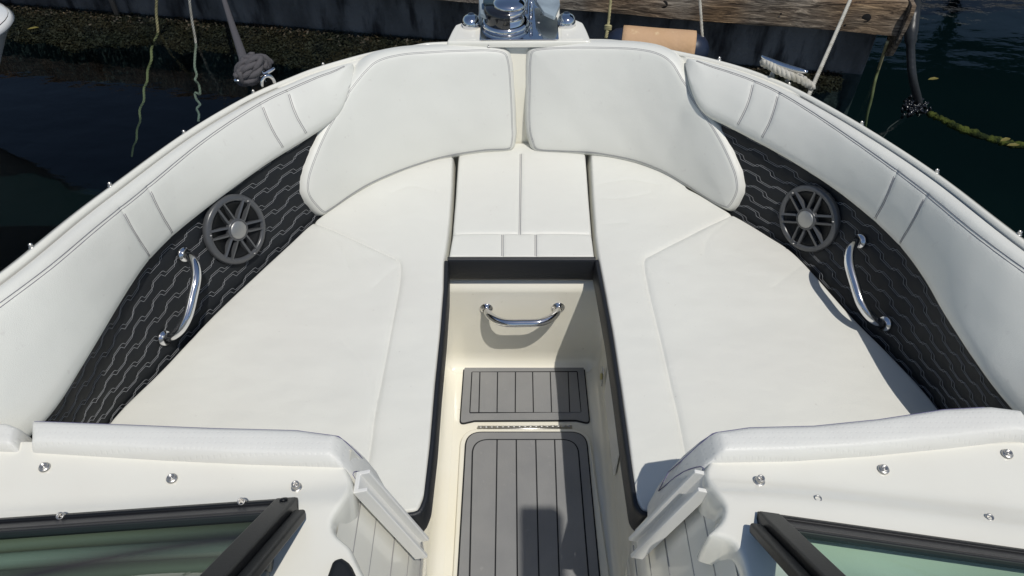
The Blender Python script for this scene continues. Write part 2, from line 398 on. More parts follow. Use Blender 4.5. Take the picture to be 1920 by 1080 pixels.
# gunwale edge, traced on a sheer that is .405 m above the seats by the windscreen and .31 m at the bow
zg = lambda y: .31+.095*min(max((2.12-y)/1.0, 0), 1)**1.0
fg = lambda p: p.z-zg(p.y)
GL = [Pf(a, b, fg) for a, b in [(0, 500), (55, 457), (130, 397), (200, 345), (340, 245), (455, 178), (540, 141), (600, 119), (700, 92), (770, 81), (835, 74)]]
GR = [Pf(a, b, fg) for a, b in [(1110, 69), (1190, 76), (1280, 93), (1350, 109), (1423, 131), (1500, 163), (1620, 229), (1760, 318), (1920, 438)]]
GW = Ring([(-1.34, -1.3, .405), (-1.33, -.5, .405), (-1.285, 0, .405), (-1.215, .45, .405), (-1.128, .8, .405)]+GL+GR+[(1.138, .82, .405), (1.225, .45, .405), (1.29, 0, .405), (1.335, -.5, .405), (1.345, -1.3, .405)])
# seat edge along the side panels (z=0) and lower edge of the coaming bolsters (z=.21)
SLp = [(590, 410), (540, 455), (480, 510), (395, 590), (300, 690), (205, 785)]
SRp = [(1377, 400), (1440, 438), (1500, 480), (1600, 590), (1680, 670), (1765, 765)]
SL = Ring([(-.985, .55, 0), (-.972, .8, 0)]+[Pz(a, b, 0) for a, b in SLp[::-1]]+[(-.50, 1.80, 0), (-.40, 1.87, 0)])
SR = Ring([(.41, 1.88, 0), (.52, 1.80, 0)]+[Pz(a, b, 0) for a, b in SRp]+[(.972, .8, 0), (.985, .55, 0)])
BLp = [(664, 138, .29), (652, 180, .25), (632, 222, .215), (580, 260, .21), (500, 310, .21), (400, 380, .21), (320, 440, .21), (268, 492, .21), (235, 540, .21), (200, 600, .21), (150, 692, .21), (95, 780, .20)]
BRp = [(1285, 128, .29), (1296, 170, .25), (1318, 214, .215), (1365, 240, .21), (1450, 285, .21), (1560, 350, .21), (1640, 410, .21), (1700, 468, .21), (1745, 530, .21), (1782, 600, .21), (1830, 680, .21), (1882, 752, .20)]
BL = Ring([(-1.0, .5, .18), (-.985, .7, .19)]+[Pz(*p) for p in BLp[::-1]])
BR = Ring([Pz(*p) for p in BRp]+[(.99, .7, .19), (1.0, .5, .18)])

boat = empty('motorboat', (0, 0, -.5), label='white open bow motorboat with cream footwell, chrome windlass and black quilted side panels', cat='boat')
def B(o):                                  # parent to the boat without moving
    o.parent = boat; o.matrix_parent_inverse = Matrix.Translation((0, 0, .5)); return o
def part(name, **k):
    e = empty(name); B(e); return e

# ---- hull, rub rail, deck
A = np.linspace(-2.45, 2.45, 361)
def loft(name, rows, m, parent=None, flip=False, **k):
    n = len(rows[0]); V = np.vstack(rows); F = []
    for j in range(len(rows)-1):
        for i in range(n-1):
            f = (j*n+i, j*n+i+1, (j+1)*n+i+1, (j+1)*n+i); F.append(f[::-1] if flip else f)
    return mesh(name, V, F, m, parent, **k)
hp = [(.010, -.034), (-.012, -.10), (-.05, -.25), (-.11, -.55), (-.20, -1.0), (-.35, -1.35)]
B(loft('hull', [GW.P(A, dr, dz) for dr, dz in hp], HULLW))
B(loft('gunwale', [GW.P(A, dr, dz) for dr, dz in [(-.034, -.05), (-.031, -.006), (-.029, .001), (-.024, .0035), (-.018, .002), (-.013, -.003), (-.004, -.007), (.005, -.013), (.009, -.022), (.010, -.034)]], GEL))
B(loft('rub_rail', [GW.P(A, dr, dz) for dr, dz in [(.0101, -.036), (.022, -.038), (.026, -.048), (.026, -.062), (.02, -.070), (.004, -.072)]], RUBBER))

# ---- backrest geometry (front face): bottom ring on the seats, leaning outwards
KB = .38
BK = Ring([(-.778, 1.378, 0), (-.711, 1.51, 0)]+[Pz(a, b, 0) for a, b in [(590, 406), (680, 358), (770, 318), (850, 297), (960, 286), (1000, 286), (1110, 294), (1200, 311), (1290, 349), (1360, 388)]]+[(.733, 1.538, 0), (.80, 1.40, 0)])
def RF(a, z):
    a = np.asarray(a, float); z = np.asarray(z, float); f = BK.R_(a)+KB*z
    def side(SB, BB): rb = SB.R_(a)+.006; return rb+(BB.R_(a)+.014-rb)*(z+.03)/.26-.020
    g = np.where(a < 0, side(SL, BL), side(SR, BR)); g = np.where(np.abs(a) > R_(14), g+np.clip((R_(30)-np.abs(a))/R_(16), 0, 1)**2*.12, f+1)
    d = f-g; k = .05                        # soft minimum
    return f-np.where(d > k, d, np.where(d < -k, 0, (d+k)**2/(4*k)))
fb = lambda p: math.hypot(p.x, p.y-.6)-float(RF(math.atan2(p.x, p.y-.6), p.z))
def mapBK(Q, off=0):                       # u = azimuth*1.3, v = height
    a = Q[:, 0]/1.3; z = Q[:, 1]; r = RF(a, z)+off
    return np.stack([r*np.sin(a), .6+r*np.cos(a), z], 1)
def uvBK(px, py): p = Pf(px, py, fb, .5, 4); return (az(p)*1.3, p.z)
Af = np.linspace(-.60, .60, 121)
Gin = GW.P(Af, -.030, -.003)
rB = np.where(Af < 0, np.maximum(BK.R_(Af), np.where(Af < -.42, SL.R_(Af)-.01, 0)), np.maximum(BK.R_(Af), np.where(Af > .42, SR.R_(Af)-.01, 0)))
rI = np.minimum(rB+KB*.29+.055, GW.R_(Af)-.034)
def ringpts(r, z, a=Af): return np.stack([r*np.sin(a), .6+r*np.cos(a), np.broadcast_to(z, a.shape)], 1)
deck_top = np.linspace(-.60, .60, 121)
B(loft('foredeck', [Gin-[0, 0, .001], ringpts(rI+.004, Gin[:, 2]-.001), ringpts(rI-.003, Gin[:, 2]-.006), ringpts(rI-.006, Gin[:, 2]-.018)], GEL))
B(loft('bow_liner', [ringpts(rI-.006, Gin[:, 2]-.018), ringpts(rI-.01-KB*.10, Gin[:, 2]-.12), ringpts(rB+.056, np.full_like(Af, .01)), ringpts(rB+.056, np.full_like(Af, -.09))], GELC))

# ---- side panels (quilted) and coaming bolsters
def make_side(sg, SB, BB, tag):
    a_f, a_r = (-R_(24), az((-.97, .72))) if sg < 0 else (R_(24), az((.97, .72)))
    U0, U1 = sorted((a_f*1.3, a_r*1.3)); W = .225
    def mp(Q):
        a = Q[:, 0]/1.3; v = Q[:, 1]/W
        p = SB.P(a, .006, -.03); q = BB.P(a, .014, .02)
        return p+(q-p)*v[:, None]
    # zigzag quilting lines
    lines = []; grooves = []
    for k in range(8):
        v0 = .016+k*.027
        def zig(ph, dv):
            u = U0-.02; P = []; s_ = 0
            u += (k % 2)*.033
            pts = []
            while u < U1+.06:
                pts += [(u+ph, v0+dv), (u+.036+ph, v0+dv), (u+.043+ph, v0+dv+.0085), (u+.049+ph, v0+dv+.0085), (u+.085+ph, v0+dv+.0085), (u+.092+ph, v0+dv), (u+.098+ph, v0+dv)]; u += .098
            return np.array([p for p in pts if U0+.003 < p[0] < U1-.003 and .004 < p[1] < W-.004])
        a_, b_ = zig(0, 0), zig(.010, .0034)
        g_ = zig(.005, .0017)
        if len(g_) < 3: continue
        lines += [a_, b_]; grooves.append((g_, .0060, .0024))
    zb, zt = R_(29.0)*1.3, R_(24.5)*1.3
    out = [(U0, 0), (-zb, 0), (-zt, W), (U0, W)] if sg < 0 else [(zb, 0), (U1, 0), (U1, W), (zt, W)]
    OUTL = round_poly(out, .002)
    P_ = Pad('side_panel', OUTL, mp, .008, .01, None, VBLACK, res=.0075, grooves=grooves, label='black quilted side panel with pale zigzag stitching on the %s side' % tag)
    B(P_.obj)
    V = MB()
    for L in lines:
        if len(L) < 3: continue
        L = resample(L, .004); L = L[Pad.inside(L, OUTL)]
        if len(L) < 4: continue
        H = P_.height(L)+.0008; V.tube(P_.pos(L, H), .00044, 4)
    V.obj('stitching', THR_L, P_.obj)
    # coaming bolster
    fa = az(Pz(664, 138, .29)) if sg < 0 else az(Pz(1285, 128, .29)); ra = sg*az((.99, .55))
    u0, u1 = sorted((fa*1.3, ra*1.3)); W2 = .17
    def mp2(Q):
        a = Q[:, 0]/1.3; v = Q[:, 1]/W2
        p = BB.P(a, .004, .0); q = GW.P(a, -.037, -.006)
        bow = np.sin(np.pi*np.clip(v, 0, 1))
        o = p+(q-p)*v[:, None]; return o
    def uv2(px, py, v): # seam position: u of the bolster under this pixel
        p = Pf(px, py, lambda p: p.z-(.21+(zg(p.y)-.21)*v)); return az(p)*1.3
    ends = [(u0, 0, .05), (u1, 0, .01), (u1, W2, .01), (u0, W2, .035)] if sg > 0 else [(u0, 0, .01), (u1, 0, .05), (u1, W2, .035), (u0, W2, .01)]
    px = [((484, 200), (526, 283)), ((532, 172), (571, 259)), ((215, 388), (270, 485)), ((268, 350), (318, 442))] if sg < 0 else \
         [((1421, 152), (1385, 243)), ((1470, 174), (1430, 268)), ((1693, 320), (1648, 415)), ((1748, 365), (1697, 462))]
    gr = []; th = []
    for (t, b) in px:
        ut, ub = uv2(*t, .93), uv2(*b, .06)
        vs = np.linspace(.0, 1, 13); L = np.stack([ub+(ut-ub)*vs+sg*.012*np.sin(np.pi*vs), .004+vs*(W2-.022)], 1)
        gr.append((L, .0030, .0022)); th.append(L)
    top = np.array([(u, W2-.018) for u in np.linspace(u0+.03, u1-.03, 60)]); gr.append((top, .003, .002))
    Bp = Pad('coaming_bolster', round_poly(ends, .02, 8), mp2, .03, .026, None, VINYL, res=.012, waves=.0006, grooves=gr, crown=.012, crownL=.03, label='long white padded bolster below the %s gunwale' % tag)
    B(Bp.obj)
    for L in th:
        Bp.thread(L[1:-1]+[.0022, 0]); 
        Bp.thread(L[1:-1]-[.0022, 0])
    Bp.thread(top+[0, .0025]); Bp.thread(top-[0, .0025])
    return P_, Bp
PL, BpL = make_side(-1, SL, BL, 'left')
PR, BpR = make_side(1, SR, BR, 'right')

# ---- seat cushions
def flat(z): return lambda Q: np.stack([Q[:, 0], Q[:, 1], np.full(len(Q), z)], 1)
def z0(*pp): return [tuple(Pz(a, b, 0))[:2] for a, b in pp]
seatT = .08
def seat(sg, cat_l):
    SB = SL if sg < 0 else SR
    aa = np.linspace(az((-.97, .74)), az((-.50, 1.80)), 60) if sg < 0 else np.linspace(az((.97, .74)), az((.50, 1.80)), 60)
    outer = [tuple(p[:2]) for p in SB.P(aa, -.002)]
    inner = z0((852, 290), (849, 370), (843, 440), (836, 489), (835, 540), (829, 620), (819, 720), (810, 830), (801, 925)) if sg < 0 else z0((1105, 290), (1109, 370), (1114, 440), (1120, 487), (1130, 540), (1145, 620), (1160, 720), (1175, 830), (1187, 935))
    o = round_poly([(sg*.56, 1.875)]+[(sg*.42, 1.975), (sg*.216, 2.05)]+inner+[(inner[-1][0]+sg*.012, .732), (sg*.30, .722), (sg*.965, .725)]+outer, .012, 4)
    sm = z0((588, 416), (640, 438), (745, 487)) if sg < 0 else z0((1372, 402), (1320, 428), (1210, 484))
    sm2 = z0((745, 487), (751, 500), (748, 540), (733, 620), (718, 700), (703, 775), (694, 842)) if sg < 0 else z0((1210, 484), (1208, 498), (1216, 545), (1239, 640), (1257, 720), (1270, 775), (1283, 842))
    if sg < 0: sm2 += [(sm2[-1][0]-.0, .70)]
    else: sm2 += [(sm2[-1][0]+.0, .70)]
    L = catmull(sm, 6); L2 = catmull(sm2, 6); full = np.vstack([L[:-1], L2])
    full = full[(full[:, 1] > .735)]
    cr_ = [((604, 432), (640, 470), (662, 520)), ((640, 445), (700, 500)), ((700, 780), (690, 700), (640, 640)), ((820, 360), (770, 350), (735, 362)), ((745, 500), (700, 540))] if sg < 0 else \
          [((1122, 345), (1180, 338), (1240, 348)), ((1124, 372), (1170, 372), (1222, 362)), ((1130, 420), (1175, 418)), ((1370, 410), (1330, 445), (1320, 480)), ((1215, 500), (1262, 540)), ((1500, 500), (1450, 540))]
    creases = [(catmull(z0(*c), 5), .007, .0012) for c in cr_]
    p = Pad('seat_cushion', o, flat(-seatT), seatT, .011, None, VINYL_SEAT, res=.012, waves=.0007, grooves=[(full, .004, .0045)]+creases, crown=.004, crownL=.05, label=cat_l, cat='cushion', group='bow seat cushions')
    p.thread(full, THR_D, .0005, -.0006)
    # black side band on the aisle edge
    e = np.array(inner[3:]+[(inner[-1][0]+sg*.012, .732), (sg*.30, .722)]); e = np.vstack([e[:-3], round_poly(list(e[-3:])+[(sg*.9, 1.5)], .02)[6:-12]])
    e = resample(e, .01); t = np.gradient(e, axis=0); t /= np.linalg.norm(t, axis=1)[:, None]; n = np.stack([t[:, 1], -t[:, 0]], 1)*(-1 if sg < 0 else 1)
    n = -n if (n[5, 0]*sg) > 0 else n
    rows = [np.column_stack([e+n*d, np.full(len(e), z)]) for d, z in [(-.004, -.001), (.001, .0008), (.005, -.002), (.0075, -.008), (.0075, -.072), (.005, -.083), (-.01, -.084)]]
    loft('edge_band', rows, BAND, p.obj)
    return p
seat(-1, 'large white seat cushion on the left of the bow footwell')
seat(1, 'large white seat cushion on the right of the bow footwell')
cpts = z0((857, 288), (852, 370), (846, 440), (838, 487), (1118, 487), (1112, 440), (1106, 370), (1101, 288))
cpts = [(cpts[0][0], 2.05)]+cpts[1:-1]+[(cpts[-1][0], 2.05)]
cpts = [(x, (1.493 if y < 1.51 else y)) for x, y in cpts]
hz = np.array(z0((843, 438), (1115, 438))); hz[:, 1] = hz[:, 1].mean(); hz[0, 0] += .003; hz[1, 0] -= .003
cx = [np.array([Pz(px, 438, 0)[:2], Pz(px2, 289, 0)[:2]]) for px, px2 in ((974.5, 976.5),)]
cx += [np.array([Pz(px, 486, 0)[:2], Pz(px, 440, 0)[:2]]) for px in (942, 1004.5)]
cp = Pad('seat_cushion', round_poly(cpts, .008), flat(-seatT), seatT, .010, None, VINYL_SEAT, res=.011, grooves=[(hz, .003, .004)]+[(c, .003, .0035) for c in cx], crown=.004, crownL=.04,
         label='small white filler cushion at the head of the footwell', cat='cushion', group='bow seat cushions')
cp.thread(hz, THR_D, .0005, -.0006)
for c in cx:
    cp.thread(c+[.0022, 0]); cp.thread(c-[.0022, 0])
e = resample(np.array([(cpts[3][0]+.001, 1.493), (cpts[4][0]-.001, 1.493)]), .01)
loft('edge_band', [np.column_stack([e[:, 0], e[:, 1]-d, np.full(len(e), z)]) for d, z in [(-.004, -.001), (.002, .0005), (.006, -.003), (.008, -.009), (.008, -.074), (.004, -.083), (-.01, -.084)]], BAND, cp.obj)

# ---- backrests
bl = [(672, 138), (700, 116), (745, 104), (800, 99), (860, 96), (915, 95), (948, 101), (961, 122), (966, 180), (968, 240), (968, 272), (957, 284), (910, 288), (850, 297), (780, 315), (710, 342), (650, 374), (612, 400), (592, 409), (575, 404), (562, 384), (559, 362), (566, 325), (590, 262), (630, 195)]
br = [(985, 122), (991, 101), (1012, 93), (1060, 90), (1130, 90), (1195, 93), (1242, 103), (1274, 124), (1300, 165), (1335, 218), (1368, 270), (1390, 320), (1398, 352), (1396, 380), (1382, 397), (1362, 395), (1325, 374), (1280, 346), (1220, 317), (1160, 301), (1110, 293), (1050, 290), (1003, 285), (989, 272), (984, 240), (984, 180)]
for pts, lab in ((bl, 'white rounded backrest pad on the left of the bow seat'), (br, 'white rounded backrest pad on the right of the bow seat')):
    uv = []
    for q in pts:
        u, v = uvBK(*q); uv.append((u, v-.022 if v < .02 else v))
    uv = catmull(uv, 5, True)
    p = Pad('backrest_cushion', uv, lambda Q: mapBK(Q, .052), .052, .026, None, VINYL, res=.012, waves=.0009, crown=.010, crownL=.05, edge_groove=(.0165, .003, .0012), label=lab, cat='cushion', group='bow backrest cushions')
    p.edge_thread(.018, r=.0006); p.edge_thread(.015, r=.0006)

# ---- footwell
ZF = -.45
path = round_poly([(-.262, -1.2), (-.262, 1.498), (.262, 1.498), (.262, -1.2)], .05, 10)[11:-11]
path = resample(np.vstack([[(-.262, -1.2)], path, [(.262, -1.2)]]), .03)
t = np.gradient(path, axis=0); t /= np.linalg.norm(t, axis=1)[:, None]; nin = np.stack([t[:, 1], -t[:, 0]], 1)
prof = [(-.30, -.086), (-.016, -.086), (-.014, -.094), (-.008, -.099), (.006, -.112), (.0125, -.121), (.0145, -.130), (.0165, -.39), (.019, -.415), (.027, -.434), (.040, -.446), (.056, -.45)]
rows = [np.column_stack([path+nin*d, np.full(len(path), z)]) for d, z in prof]
fw = B(loft('footwell', rows, GELC, flip=True))
B(MB().add([(-.23, -1.2, ZF-.0005), (.23, -1.2, ZF-.0005), (.23, 1.46, ZF-.0005), (-.23, 1.46, ZF-.0005)], [(0, 1, 2, 3)]).obj('footwell_floor', GELC))
def zf(*pp, z=ZF): return [tuple(Pz(a, b, z))[:2] for a, b in pp]
def mat_part(name, outer, inner, planks, base, parent, rad):
    e_ = empty(name); e_.parent = parent
    O = ccw(round_poly(outer, rad)); I = ccw(round_poly(inner, rad*.35))
    MB().prism(O, base, base+.003).obj('mat_base', EVAB, e_, smooth=False)
    MB().prism(inset(O, .0036), base+.0031, base+.0055).obj('mat_border', EVAG, e_, smooth=False, bevel=.0008)
    MB().prism(I, base+.0056, base+.0061).obj('groove', EVAB, e_, smooth=False)
    J = inset(I, .003)
    (x0, y0, x0b, y0b), (x1, y1, x1b, y1b) = planks['l'], planks['r']
    cuts = planks['cuts']
    for (a, b) in zip(cuts[:-1], cuts[1:]):
        g = .0016; A0, A1 = np.array(a[0]), np.array(a[1]); B0, B1 = np.array(b[0]), np.array(b[1])
        q = [(A0[0]+g, A0[1]), (B0[0]-g, B0[1]), (B1[0]-g, B1[1]), (A1[0]+g, A1[1])]
        MB().prism(ccw(q), base+.0062, base+.0078).obj('plank', EVAG, e_, smooth=False, bevel=.0006)
    return e_
up_in = zf((884, 699), (1083, 698), (1090, 775), (880, 777))
yt, yb = up_in[0][1]-.0032, up_in[3][1]+.0032
def cutx(top, bot, yT, yB, z=ZF):
    out = []
    for a, b in zip(top, bot):
        p, q = Pz(a[0], a[1], z), Pz(b[0], b[1], z); f = lambda y: p.x+(q.x-p.x)*(y-p.y)/(q.y-p.y)
        out.append(((f(yT), yT), (f(yB), yB)))
    return out
m1 = mat_part('foam_mat', zf((869, 688), (1096, 687), (1107, 797), (1080, 790.5), (890, 791.5), (861, 798)), up_in,
    dict(l=(0, 0, 0, 0), r=(0, 0, 0, 0), cuts=cutx([(x, 700) for x in (885, 900, 933, 966.5, 998.5, 1031.5, 1065, 1082)], [(x, 775) for x in (881, 898, 932, 966, 1000, 1034, 1068, 1089.5)], yt, yb)), ZF, fw, .014)
# hatch lid
lid = part('hatch_lid')
Lz = ZF+.012
lidO = zf((864, 803), (1104, 803), (1150, 1130), (1168, 1400), (826, 1400), (846, 1130), z=Lz)
MB().prism(round_poly([(*lidO[0], .06), (*lidO[1], .06)]+[(*p, 0) for p in lidO[2:]], .0, 10), ZF+.001, Lz).obj('lid_panel', GELC, lid, bevel=.005, seg=3)
m2o = zf((873, 809), (1100, 809), (1126, 1080), (1152, 1400), (840, 1400), (857, 1080), z=Lz+.004)
m2i = zf((885, 824), (1084, 824), (1105, 1080), (1126, 1398), (860, 1398), (879, 1080), z=Lz+.004)
O = [(*m2o[0], .05), (*m2o[1], .05)]+[(*p, 0) for p in m2o[2:]]
I = [(*m2i[0], .05), (*m2i[1], .05)]+[(*p, 0) for p in m2i[2:]]
def pp(P, r): return round_poly(P, r, 10)
m2 = empty('foam_mat'); m2.parent = lid
b0 = Lz+.0005
MB().prism(pp(O, 0), b0, b0+.003).obj('mat_base', EVAB, lid, smooth=False)
MB().prism(inset(ccw(pp(O, 0)), .004), b0+.0031, b0+.0055).obj('mat_border', EVAG, lid, smooth=False, bevel=.0008)
MB().prism(pp(I, 0), b0+.0056, b0+.0061).obj('groove', EVAB, lid, smooth=False)
bpy.data.objects.remove(m2)
I2 = ccw(inset(ccw(pp([(p[0], p[1], .05 if i < 2 else 0) for i, p in enumerate(I)], 0)), .0042))
cuts = [-9]+[None]*4+[9]
tops = [(932, 830), (968, 830), (1004.5, 830), (1040, 830)]; bots = [(928.5, 1080), (970, 1080), (1010.5, 1080), (1048.5, 1080)]
lines_ = [(Pz(*a, Lz+.006), Pz(*b, Lz+.006)) for a, b in zip(tops, bots)]
def clip(P, p, q, side, g):               # keep the part of polygon P on one side of line p-q
    n = np.array([-(q-p).y, (q-p).x]); n /= np.linalg.norm(n); c = np.array([p.x, p.y]); out = []
    n = n*side; P = np.array(P); d = (P-c)@n-g
    for i in range(len(P)):
        j = (i+1) % len(P)
        if d[i] >= 0: out.append(P[i])
        if (d[i] >= 0) != (d[j] >= 0): out.append(P[i]+(P[j]-P[i])*d[i]/(d[i]-d[j]))
    return np.array(out)
sgn = 1 if ((lines_[0][1]-lines_[0][0]).x*0-(lines_[0][1]-lines_[0][0]).y*1) < 0 else -1
for k in range(5):
    Q = I2
    def rt(Q, l): # right side
        n = np.array([-(l[1]-l[0]).y, (l[1]-l[0]).x]); return clip(Q, l[0], l[1], 1 if n[0] > 0 else -1, .0018)
    def lf(Q, l):
        n = np.array([-(l[1]-l[0]).y, (l[1]-l[0]).x]); return clip(Q, l[0], l[1], -1 if n[0] > 0 else 1, .0018)
    if k > 0: Q = rt(Q, lines_[k-1])
    if k < 4: Q = lf(Q, lines_[k])
    MB().prism(Q, b0+.0062, b0+.0078).obj('plank', EVAG, lid, smooth=False, bevel=.0006)
hg = MB(); ha, hb = Pz(896, 803.5, Lz), Pz(1073, 801.5, Lz); n_ = 17
for i in range(n_):
    a = ha.lerp(hb, i/n_); b = ha.lerp(hb, (i+.92)/n_); hg.tube([a+Vector((0, .004, .001)), b+Vector((0, .004, .001))], .0030 if i % 2 else .0026, 8)
hg.box(((ha.x+hb.x)/2, (ha.y+hb.y)/2+.004, ZF+.0075), (hb.x-ha.x, .013, .0012)); hg.obj('hinge', STEEL, lid)
# lockers in the footwell sides and the latch
for sg in (-1, 1):
    x = sg*.2425; M_ = Matrix.Translation((x, 0, 0))@Matrix(((0, 0, -sg, 0), (1, 0, 0, 0), (0, 1, 0, 0), (0, 0, 0, 1)))
    MB().prism(round_poly([(1.02, -.36), (1.30, -.36), (1.30, -.12), (1.02, -.12)], .02), 0.0, .0035, M_).obj('locker_door', PLAST, fw, bevel=.001)
lt = part('latch'); px = Pf(1131, 706, lambda p: p.x-.238)
M_ = Matrix.Translation((.238, px.y, px.z))@Matrix(((0, 0, -1, 0), (1, 0, 0, 0), (0, 1, 0, 0), (0, 0, 0, 1)))
MB().prism(round_poly([(-.016, -.038), (.016, -.038), (.016, .038), (-.016, .038)], .015), 0, .004, M_).obj('escutcheon', CHROME, lt, bevel=.0015)
MB().prism(round_poly([(-.011, 0), (0, -.016), (.011, 0), (0, .016)], .002), .0045, .009, M_).obj('latch_knob', mat('brass_gold', (.55, .48, .22), .3, .8), lt, bevel=.002)

# ---- speakers and grab handles
def frame_at(pad_, SB, BB, px, py, W=.225):
    def f(p):
        a = math.atan2(p.x, p.y-.6); rb = float(SB.R_(a))+.006; rt = float(BB.R_(a))+.014; v = (p.z+.03)/.26
        return math.hypot(p.x, p.y-.6)-(rb+(rt-rb)*v)+.010
    p = Pf(px, py, f, .6, 3.2); e = .02; a = az(p)
    def surf(a, z):
        rb = float(SB.R_(a))+.006; rt = float(BB.R_(a))+.014; r = rb+(rt-rb)*(z+.03)/.26-.010
        return Vector((r*math.sin(a), .6+r*math.cos(a), z))
    tu = (surf(a+e, p.z)-surf(a-e, p.z)).normalized(); tv = (surf(a, p.z+e)-surf(a, p.z-e)).normalized()
    n = tu.cross(tv).normalized()
    if n.dot(CAM-p) < 0: n = -n
    return p, n, tv
def axes(p, n, up):
    y = (up-n*up.dot(n)).normalized(); x = y.cross(n)
    return Matrix.Translation(p)@Matrix((x, y, n)).transposed().to_4x4()
def speaker(px, py, pad_, SB, BB, rot, lab):
    p, n, tv = frame_at(pad_, SB, BB, px, py); M = axes(p+n*.001, n, tv)@Matrix.Rotation(rot, 4, 'Z')
    s = part('speaker'); s['label'] = lab
    MB().lathe([(.0, .004), (.024, .006), (.045, .002), (.066, .010), (.070, .012), (.074, .0105)], M, 48).obj('cone', SPKC, s)
    mb = MB().lathe([(.092, 0), (.0925, .007), (.091, .011), (.088, .0145), (.080, .0165), (.0765, .0155), (.0745, .009), (.074, .002)], M, 64)
    mb.obj('ring', SPKG, s)
    for k in range(6):
        Mk = M@Matrix.Rotation(k*math.pi/3, 4, 'Z'); sp = MB()
        U = [(-.0105, .079), (-.0100, .034), (-.0075, .0275), (0, .0262), (.0075, .0275), (.0100, .034), (.0105, .079)]
        pts = [Mk@Vector((x, y, .0165)) for x, y in catmull(U, 4)]
        # rectangular-ish bars
        U = catmull(U, 4); tt = np.gradient(U, axis=0); tt /= np.linalg.norm(tt, axis=1)[:, None]; nn = np.stack([-tt[:, 1], tt[:, 0]], 1)
        V = []; F = []
        for i, (q, m_) in enumerate(zip(U, nn)):
            for (d, z) in ((-.0034, .004), (-.0030, .0165), (.0022, .0185), (.0034, .004)): V.append(Mk@Vector((*(q+m_*d), z)))
            if i: b = 4*i; F += [(b-4+j, b-4+(j+1) % 4, b+(j+1) % 4, b+j) for j in range(4)]
        sp.add(V, F); sp.obj('spoke', SPKG, s, smooth=False)
    MB().lathe([(.030, .006), (.030, .017), (.028, .020), (.0245, .020)], M, 40).obj('hub', SPKG, s)
    MB().lathe([(.0001, .0225), (.020, .0222), (.0235, .0205), (.0242, .018)], M, 40).obj('cap', SPKCAP, s)
    for k in range(3):
        Mk = M@Matrix.Rotation(k*2.094+.5, 4, 'Z'); MB().ball(Mk@Vector((.081, 0, .017)), (.0035, .0035, .0015), 8).obj('screw', STEEL, s)
    return s
speaker(438.5, 430, PL, SL, BL, .22, 'round spoked grey speaker in the left side panel')
speaker(1519, 409, PR, SR, BR, -.05, 'round spoked grey speaker in the right side panel')
def handle(pts, n, r, lab=None, off=.058, bow=.55):
    a, b = pts; h = part('grab_handle')
    if lab: h['label'] = lab
    d = (b-a); L = d.length; P = []
    prof = [(0, 0), (0, .12), (.03, .45), (.09, .72), (.18, .90), (.30, 1), (.5, 1.02), (.70, 1), (.82, .90), (.91, .72), (.97, .45), (1, .12), (1, 0)]
    prof = [(0, 0), (.015, .25), (.06, .52), (.14, .78), (.25, .95), (.36, 1), (.5, 1.0), (.64, 1), (.75, .95), (.86, .78), (.94, .52), (.985, .25), (1, 0)]
    P = catmull([a+d*s_+n*off*o for s_, o in prof], 5)
    m = len(P); rr = [r*(.82+.18*min(1, min(i, m-1-i)/12)) for i in range(m)]
    MB().tube(P, rr, 20).obj('bar', CHROME, h)
    for q in (a, b):
        M = axes(q, n, d.normalized()); MB().lathe([(.0195, -.001), (.0195, .002), (.017, .0045), (.012, .006), (.0108, .012)], M, 28).obj('flange', CHROME, h)
for pd, SB, BB, A_, B_, lab in ((PL, SL, BL, (346, 477), (309, 634), 'polished grab handle on the left side panel'), (PR, SR, BR, (1612, 452), (1659, 607), 'polished grab handle on the right side panel')):
    pa, na, ta = frame_at(pd, SB, BB, *A_); pb, nb, tb = frame_at(pd, SB, BB, *B_); n = (na+nb).normalized()
    handle((pa, pb), n, .0122, lab, .060)
yw = 1.483
handle((Py(912, 578, yw), Py(1047, 576, yw)), Vector((0, -1, .03)).normalized(), .0122, 'polished grab handle on the front wall of the footwell', .062)

# ---- bow platform, windlass, lights, cleats
ZP = .324
plat = part('bow_platform')
pf = lambda *q, z=ZP: [tuple(Pz(a, b, z))[:2] for a, b in q]
out = pf((836, 79), (846, 58), (853, 46), (870, 40), (893, 38), (897, 20), (897, -60), (1052, -60), (1050, 20), (1052, 36), (1080, 36), (1094, 42), (1101, 56), (1110, 78))
def dome(Q): return np.stack([Q[:, 0], Q[:, 1], np.full(len(Q), .306)], 1)
Pad('platform', round_poly(out, .01), dome, ZP-.306, .008, plat, GEL, res=.02)
for q in (((862, 52), (893, 51), (893, 75), (852, 75)), ((1052, 50), (1083, 50), (1096, 74), (1052, 74))):
    MB().prism(round_poly(pf(*q), .008), ZP-.0005, ZP+.0012).obj('recess_panel', GEL, plat, bevel=.001)
zp2 = ZP+.004
plate = round_poly(pf((899, 75), (1048, 74), (1047, 55), (1045, 33), (1022, 25), (1004, 10), (998, -8), (998, -60), (935, -60), (932, 0), (903, 24), z=zp2), .006)
wl = part('windlass')
MB().prism(plate, ZP+.0005, zp2+.001).obj('base_plate', CHROME, wl, bevel=.0015)
for q in ((1010, 42), (1012, 65), (1015, 27)): MB().ball(Pz(*q, zp2+.001), (.005, .005, .002), 10).obj('bolt_head', STEEL, wl)
c = Pz(948, 48, zp2+.001); M = Matrix.Translation(c)
MB().lathe([(.0001, 0), (.072, 0), (.0735, .004), (.0735, .012), (.069, .018), (.066, .019)], M, 48).obj('drum_flange', CHROME, wl)
MB().lathe([(.066, .019), (.067, .026), (.067, .05), (.064, .062), (.058, .066), (.0001, .066)], M, 48, R_(-78), R_(-78)-R_(235)).obj('gypsy_cover', mat('black_gloss', (.012, .013, .016), .12, coat=.6), wl)
